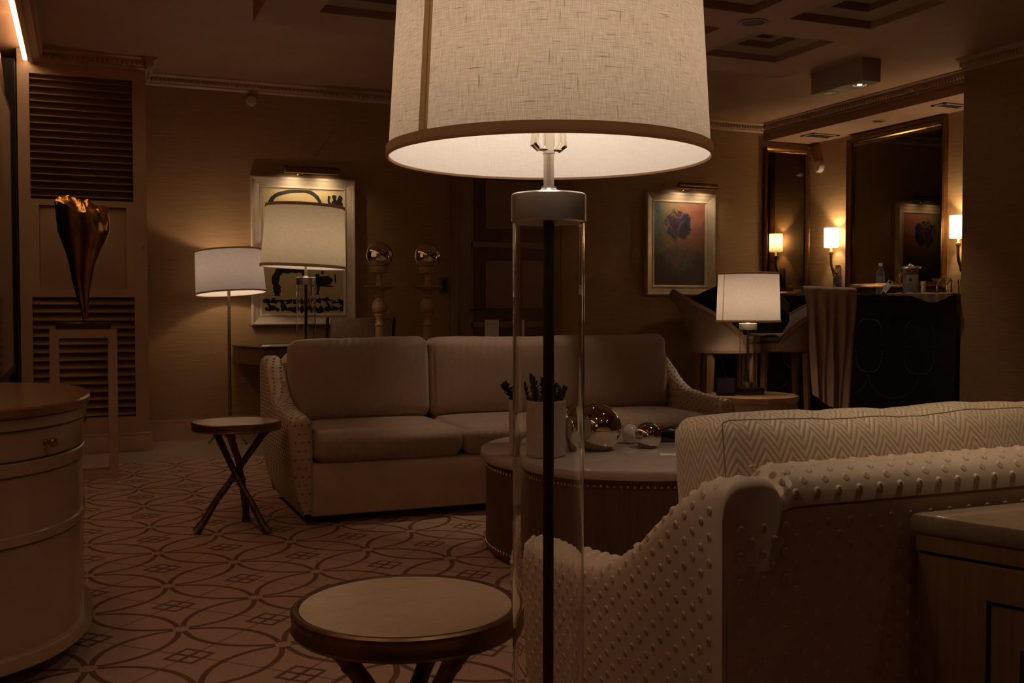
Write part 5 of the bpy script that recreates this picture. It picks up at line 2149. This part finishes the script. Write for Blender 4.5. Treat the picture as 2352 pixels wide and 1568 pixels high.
m.grid(jacket, 60, 26, True)
tj = thing('jacket', 'black jacket heaped over the left bar stool behind the small table lamp', 'jacket', (0, 0, 0))
m.build('body', M['black_cloth'], tj, angle=180)
m = MB()
p0 = JC + JR * (-0.23) + JF * (-0.16)
m.grid(lambda u, v: tuple(p0 + JR * ((u - 0.5) * 0.026 + 0.05 * v + 0.01 * math.sin(v * 6)) + JF * (-0.05 + 0.006 * math.sin(u * 6)) + Vector((0, 0, 1.16 - 0.24 * v))), 5, 14)
m.build('belt', M['black_cloth'], tj, angle=180)

# ================================================================== RIGHT CONSOLE BEHIND THE NEAR SOFA
t = thing('marble_console', 'walnut console with cream marble top at the lower right corner', 'console', (0, 0, 0))
CP = [(1.338, 1.392), (1.352, 1.345), (1.372, 1.295), (1.50, 0.99), (1.62, 0.90), (2.75, 0.90), (2.86, 0.98), (2.98, 1.392)]


def inset(poly, d):
    cx = sum(p[0] for p in poly) / len(poly)
    out = []
    n = len(poly)
    for i in range(n):
        p0, p1, p2 = poly[i - 1], poly[i], poly[(i + 1) % n]
        e1 = Vector((p1[0] - p0[0], p1[1] - p0[1])).normalized()
        e2 = Vector((p2[0] - p1[0], p2[1] - p1[1])).normalized()
        n1, n2 = Vector((-e1.y, e1.x)), Vector((-e2.y, e2.x))
        b_ = (n1 + n2)
        b_ = b_ / max(b_.length_squared, 0.3) * 2
        out.append((p1[0] + b_.x * d, p1[1] + b_.y * d))
    return out


m = MB()
H0, H1 = 0.725, 0.76
lv = [(inset(CP, 0.004), H0), (CP, H0 + 0.006), (CP, H1 - 0.010), (inset(CP, 0.003), H1 - 0.003), (inset(CP, 0.010), H1)]
n = len(CP)
vs = [(p[0], min(p[1], 1.392), z) for poly, z in lv for p in poly]
fs = [tuple(range(n - 1, -1, -1)), tuple(range((len(lv) - 1) * n, len(lv) * n))]
for j in range(len(lv) - 1):
    for i in range(n):
        k = (i + 1) % n
        fs.append((j * n + i, j * n + k, (j + 1) * n + k, (j + 1) * n + i))
m.add(vs, fs)
m.build('marble_top', M['cab_top'], t)
m = MB()
ci = inset(CP, 0.006)
m.prism(ci, 0.695, 0.7245)
m.build('frieze', M['cab_wood'], t)
m = MB()
m.prism(inset(CP, 0.012), 0.688, 0.6955)
m.build('inlay_line', M['cab_dark'], t)
m = MB()
m.prism(inset(CP, 0.008), 0.0, 0.6885)
m.build('body', M['cab_wood'], t)
# panels on the angled end (points CP[2] -> CP[3])
pa, pb = Vector((CP[2][0], CP[2][1], 0)), Vector((CP[3][0], CP[3][1], 0))
ed = (pb - pa).normalized()
on = Vector((ed.y, -ed.x, 0))
if on.x > 0:
    on = -on
LN = (pb - pa).length


def panel_box(m, s0, s1, z0, z1, d0, d1):
    vs = []
    for d in (d0, d1):
        for (s, z) in ((s0, z0), (s1, z0), (s1, z1), (s0, z1)):
            p = pa + ed * s + on * d
            vs.append((p.x, p.y, z))
    m.add(vs, [(0, 1, 2, 3), (7, 6, 5, 4), (0, 4, 5, 1), (1, 5, 6, 2), (2, 6, 7, 3), (3, 7, 4, 0)])


dd = -0.008
m = MB()
for (a, b_, c_, d_) in ((0.0, LN, 0.632, 0.688), (0.0, 0.032, 0.06, 0.632), (LN - 0.032, LN, 0.06, 0.632), (0.0, LN, 0.0, 0.06)):
    panel_box(m, a, b_, c_, d_, dd, dd + 0.012)
m.build('panel_frame', M['cab_wood'], t)
m = MB()
panel_box(m, 0.032, LN - 0.032, 0.06, 0.632, dd - 0.001, dd + 0.0012)
m.build('panel_shadow_line', M['cab_dark'], t)
m = MB()
panel_box(m, 0.039, LN - 0.039, 0.067, 0.625, dd, dd + 0.007)
dp = m.build('door_panel', M['cab_wood'], t)
m = MB()
for (a, b_, c_, d_) in ((0.085, LN - 0.085, 0.550, 0.560), (0.085, 0.093, 0.13, 0.55), (LN - 0.093, LN - 0.085, 0.13, 0.55), (0.085, LN - 0.085, 0.12, 0.13)):
    panel_box(m, a, b_, c_, d_, dd + 0.004, dd + 0.0082)
m.build('inner_inlay', M['cab_dark'], dp)

# ================================================================== WALL AND CEILING FITTINGS
def on_wall_disc(name, label, cat_, p, axis, r, d, mat, group=None):
    m = MB()
    if axis == 'y':
        m.tube([(0, -0.0005, 0), (0, -d * 0.6, 0), (0, -d, 0)], [r, r, r * 0.8], 28)
    else:
        m.tube([(-0.0005, 0, 0), (-d * 0.6, 0, 0), (-d, 0, 0)], [r, r, r * 0.8], 28)
    o = m.build(name, mat, loc=p)
    return tag(o, label, cat_, group)


on_wall_disc('smoke_detector', 'round detector high on the back wall above the ink picture', 'detector', (1.365, YB, 2.90), 'y', 0.045, 0.04, M['detector'])
on_wall_disc('smoke_detector', 'round white strobe detector high on the niche wall between the mirrors', 'detector', (XA, 8.969, 2.62), 'x', 0.062, 0.055, M['detector'])
t = thing('switch_plate', 'bronze switch plate with black buttons on the wall left of the door', 'switch', (3.115, YB, 1.325))
m = MB()
m.span((-0.045, -0.008, -0.075), (0.045, -0.0005, 0.075), bev=0.003)
m.build('plate', M['switch'], t)
for k in range(3):
    m = MB()
    m.span((-0.020, -0.013, -0.052 + k * 0.036), (0.020, -0.008, -0.052 + k * 0.036 + 0.030), bev=0.002)
    m.build('button', M['black'], t)

# boxed double downlight
t = thing('ceiling_spot_box', 'rectangular ceiling housing with two round spots at upper right', 'light', (5.70, 6.70, ZC))
m = MB()
m.span((-0.09, -0.305, -0.18), (0.09, 0.305, 0), bev=0.002)
m.build('housing', M['vent'], t)
for (y, lit) in ((-0.17, True), (0.17, False)):
    m = MB()
    m.lathe([(0.052, -0.186), (0.058, -0.187), (0.060, -0.183), (0.060, -0.1805), (0.045, -0.1805), (0.045, -0.183)], (0.0, y, 0), 40, closed=True)
    rg = m.build('spot_ring', M['card'], t)
    m = MB()
    m.lathe([(0.045, -0.1806), (0.045, -0.1812)], (0.0, y, 0), 32)
    m.build('spot_well', M['black'], rg)
    if lit:
        m = MB()
        m.lathe([(0.018, -0.1815), (0.018, -0.1835)], (0.0, y, 0), 24)
        m.build('lens', M['lit_disc'], rg)
        lamp_spot('ceiling_spot_light', (0.0, y, -0.19), 24.0, 75, (1.0, 0.78, 0.55), 0.018, parent=t)


def downlight(label, x, y, z, lit, power=0.0, r=0.055, angle=70):
    t = thing('downlight', label, 'light', (x, y, z), 0, 'recessed round ceiling lights')
    m = MB()
    m.lathe([(r * 0.8, -0.001), (r, -0.001), (r * 1.06, -0.004), (r, -0.009), (r * 0.82, -0.006)], n=40, closed=True)
    m.build('ring', M['vent'] if not lit else M['card'], t)
    m = MB()
    m.lathe([(r * 0.8, -0.0012), (r * 0.8, -0.004)], n=32)
    m.build('lens', M['dark_disc'], t)
    if lit:
        m = MB()
        m.lathe([(0.026, -0.0042), (0.026, -0.007)], n=24)
        m.build('lamp', M['lit_disc'], t)
        lamp_spot('downlight_light', (0, 0, -0.012), power, angle, (1.0, 0.76, 0.52), 0.02, parent=t)


downlight('unlit bluish round ceiling light on the coffered grid at upper right', 3.857, 5.376, 2.884, False, r=0.085)
downlight('unlit round light in the lowered niche soffit', 7.0, 7.75, 2.885, False, r=0.06)
gx = (cols[1][1] + cols[2][0]) / 2
GYS = [(rows[k][0] + rows[k + 1][1]) / 2 for k in range(6)]
downlight('lit ceiling light over the coffee table', gx, GYS[2], 2.884, True, 44.0, angle=66)
downlight('lit ceiling light in front of the far sofa', 2.33, GYS[0], 2.884, True, 40.0, angle=48)
downlight('lit ceiling light above the aisle left of the sofas', GX0 + cm / 2, GYS[3], 2.884, True, 13.0, angle=90)
downlight('lit ceiling light above the near sofa, left', gx - 0.9, GYS[4], 2.884, True, 62.0, angle=60)
downlight('lit ceiling light above the near sofa, right', gx + 0.9, GYS[4], 2.884, True, 30.0)
downlight('lit ceiling light at the near end of the room, left', gx - 0.9, GYS[5], 2.884, True, 2.5)
downlight('lit ceiling light at the near end of the room, right', gx + 0.9, GYS[5], 2.884, True, 2.5)

for (x, y, w, d, lab) in ((7.02, 8.62, 0.34, 0.20, 'slotted air vent in the niche soffit near the narrow mirror'), (7.03, 6.90, 0.30, 0.16, 'dark air vent at the right end of the niche soffit')):
    t = thing('air_vent', lab, 'vent', (x, y, 2.885), 0, 'vents in the niche soffit')
    m = MB()
    for (a, b_) in (((-w / 2, -d / 2), (w / 2, -d / 2 + 0.03)), ((-w / 2, d / 2 - 0.03), (w / 2, d / 2)), ((-w / 2, -d / 2), (-w / 2 + 0.03, d / 2)), ((w / 2 - 0.03, -d / 2), (w / 2, d / 2))):
        m.span((a[0], a[1], -0.010), (b_[0], b_[1], -0.0005))
    m.build('frame', M['vent'], t)
    m = MB()
    k = 7
    for i in range(k):
        xx = -w / 2 + 0.03 + (i + 0.5) * (w - 0.06) / k
        m.box((xx, 0, -0.006), (0.012, d - 0.06, 0.003), ry=R(35))
    m.span((-w / 2 + 0.02, -d / 2 + 0.02, -0.002), (w / 2 - 0.02, d / 2 - 0.02, -0.0006))
    m.build('slats', M['cab_dark'], t)

# light from the cove strip washes the left wall and joinery
for yy in (7.6, 6.2, 4.8, 3.4):
    d = bpy.data.lights.new('cove_glow', 'AREA')
    d.shape = 'RECTANGLE'
    d.size = 1.35
    d.size_y = 0.02
    d.energy = 1.6
    d.color = AMBER
    o = bpy.data.objects.new('cove_glow', d)
    COL.objects.link(o)
    o.location = (-0.396, yy, 2.968)
    o.rotation_euler = (0, R(75), 0)
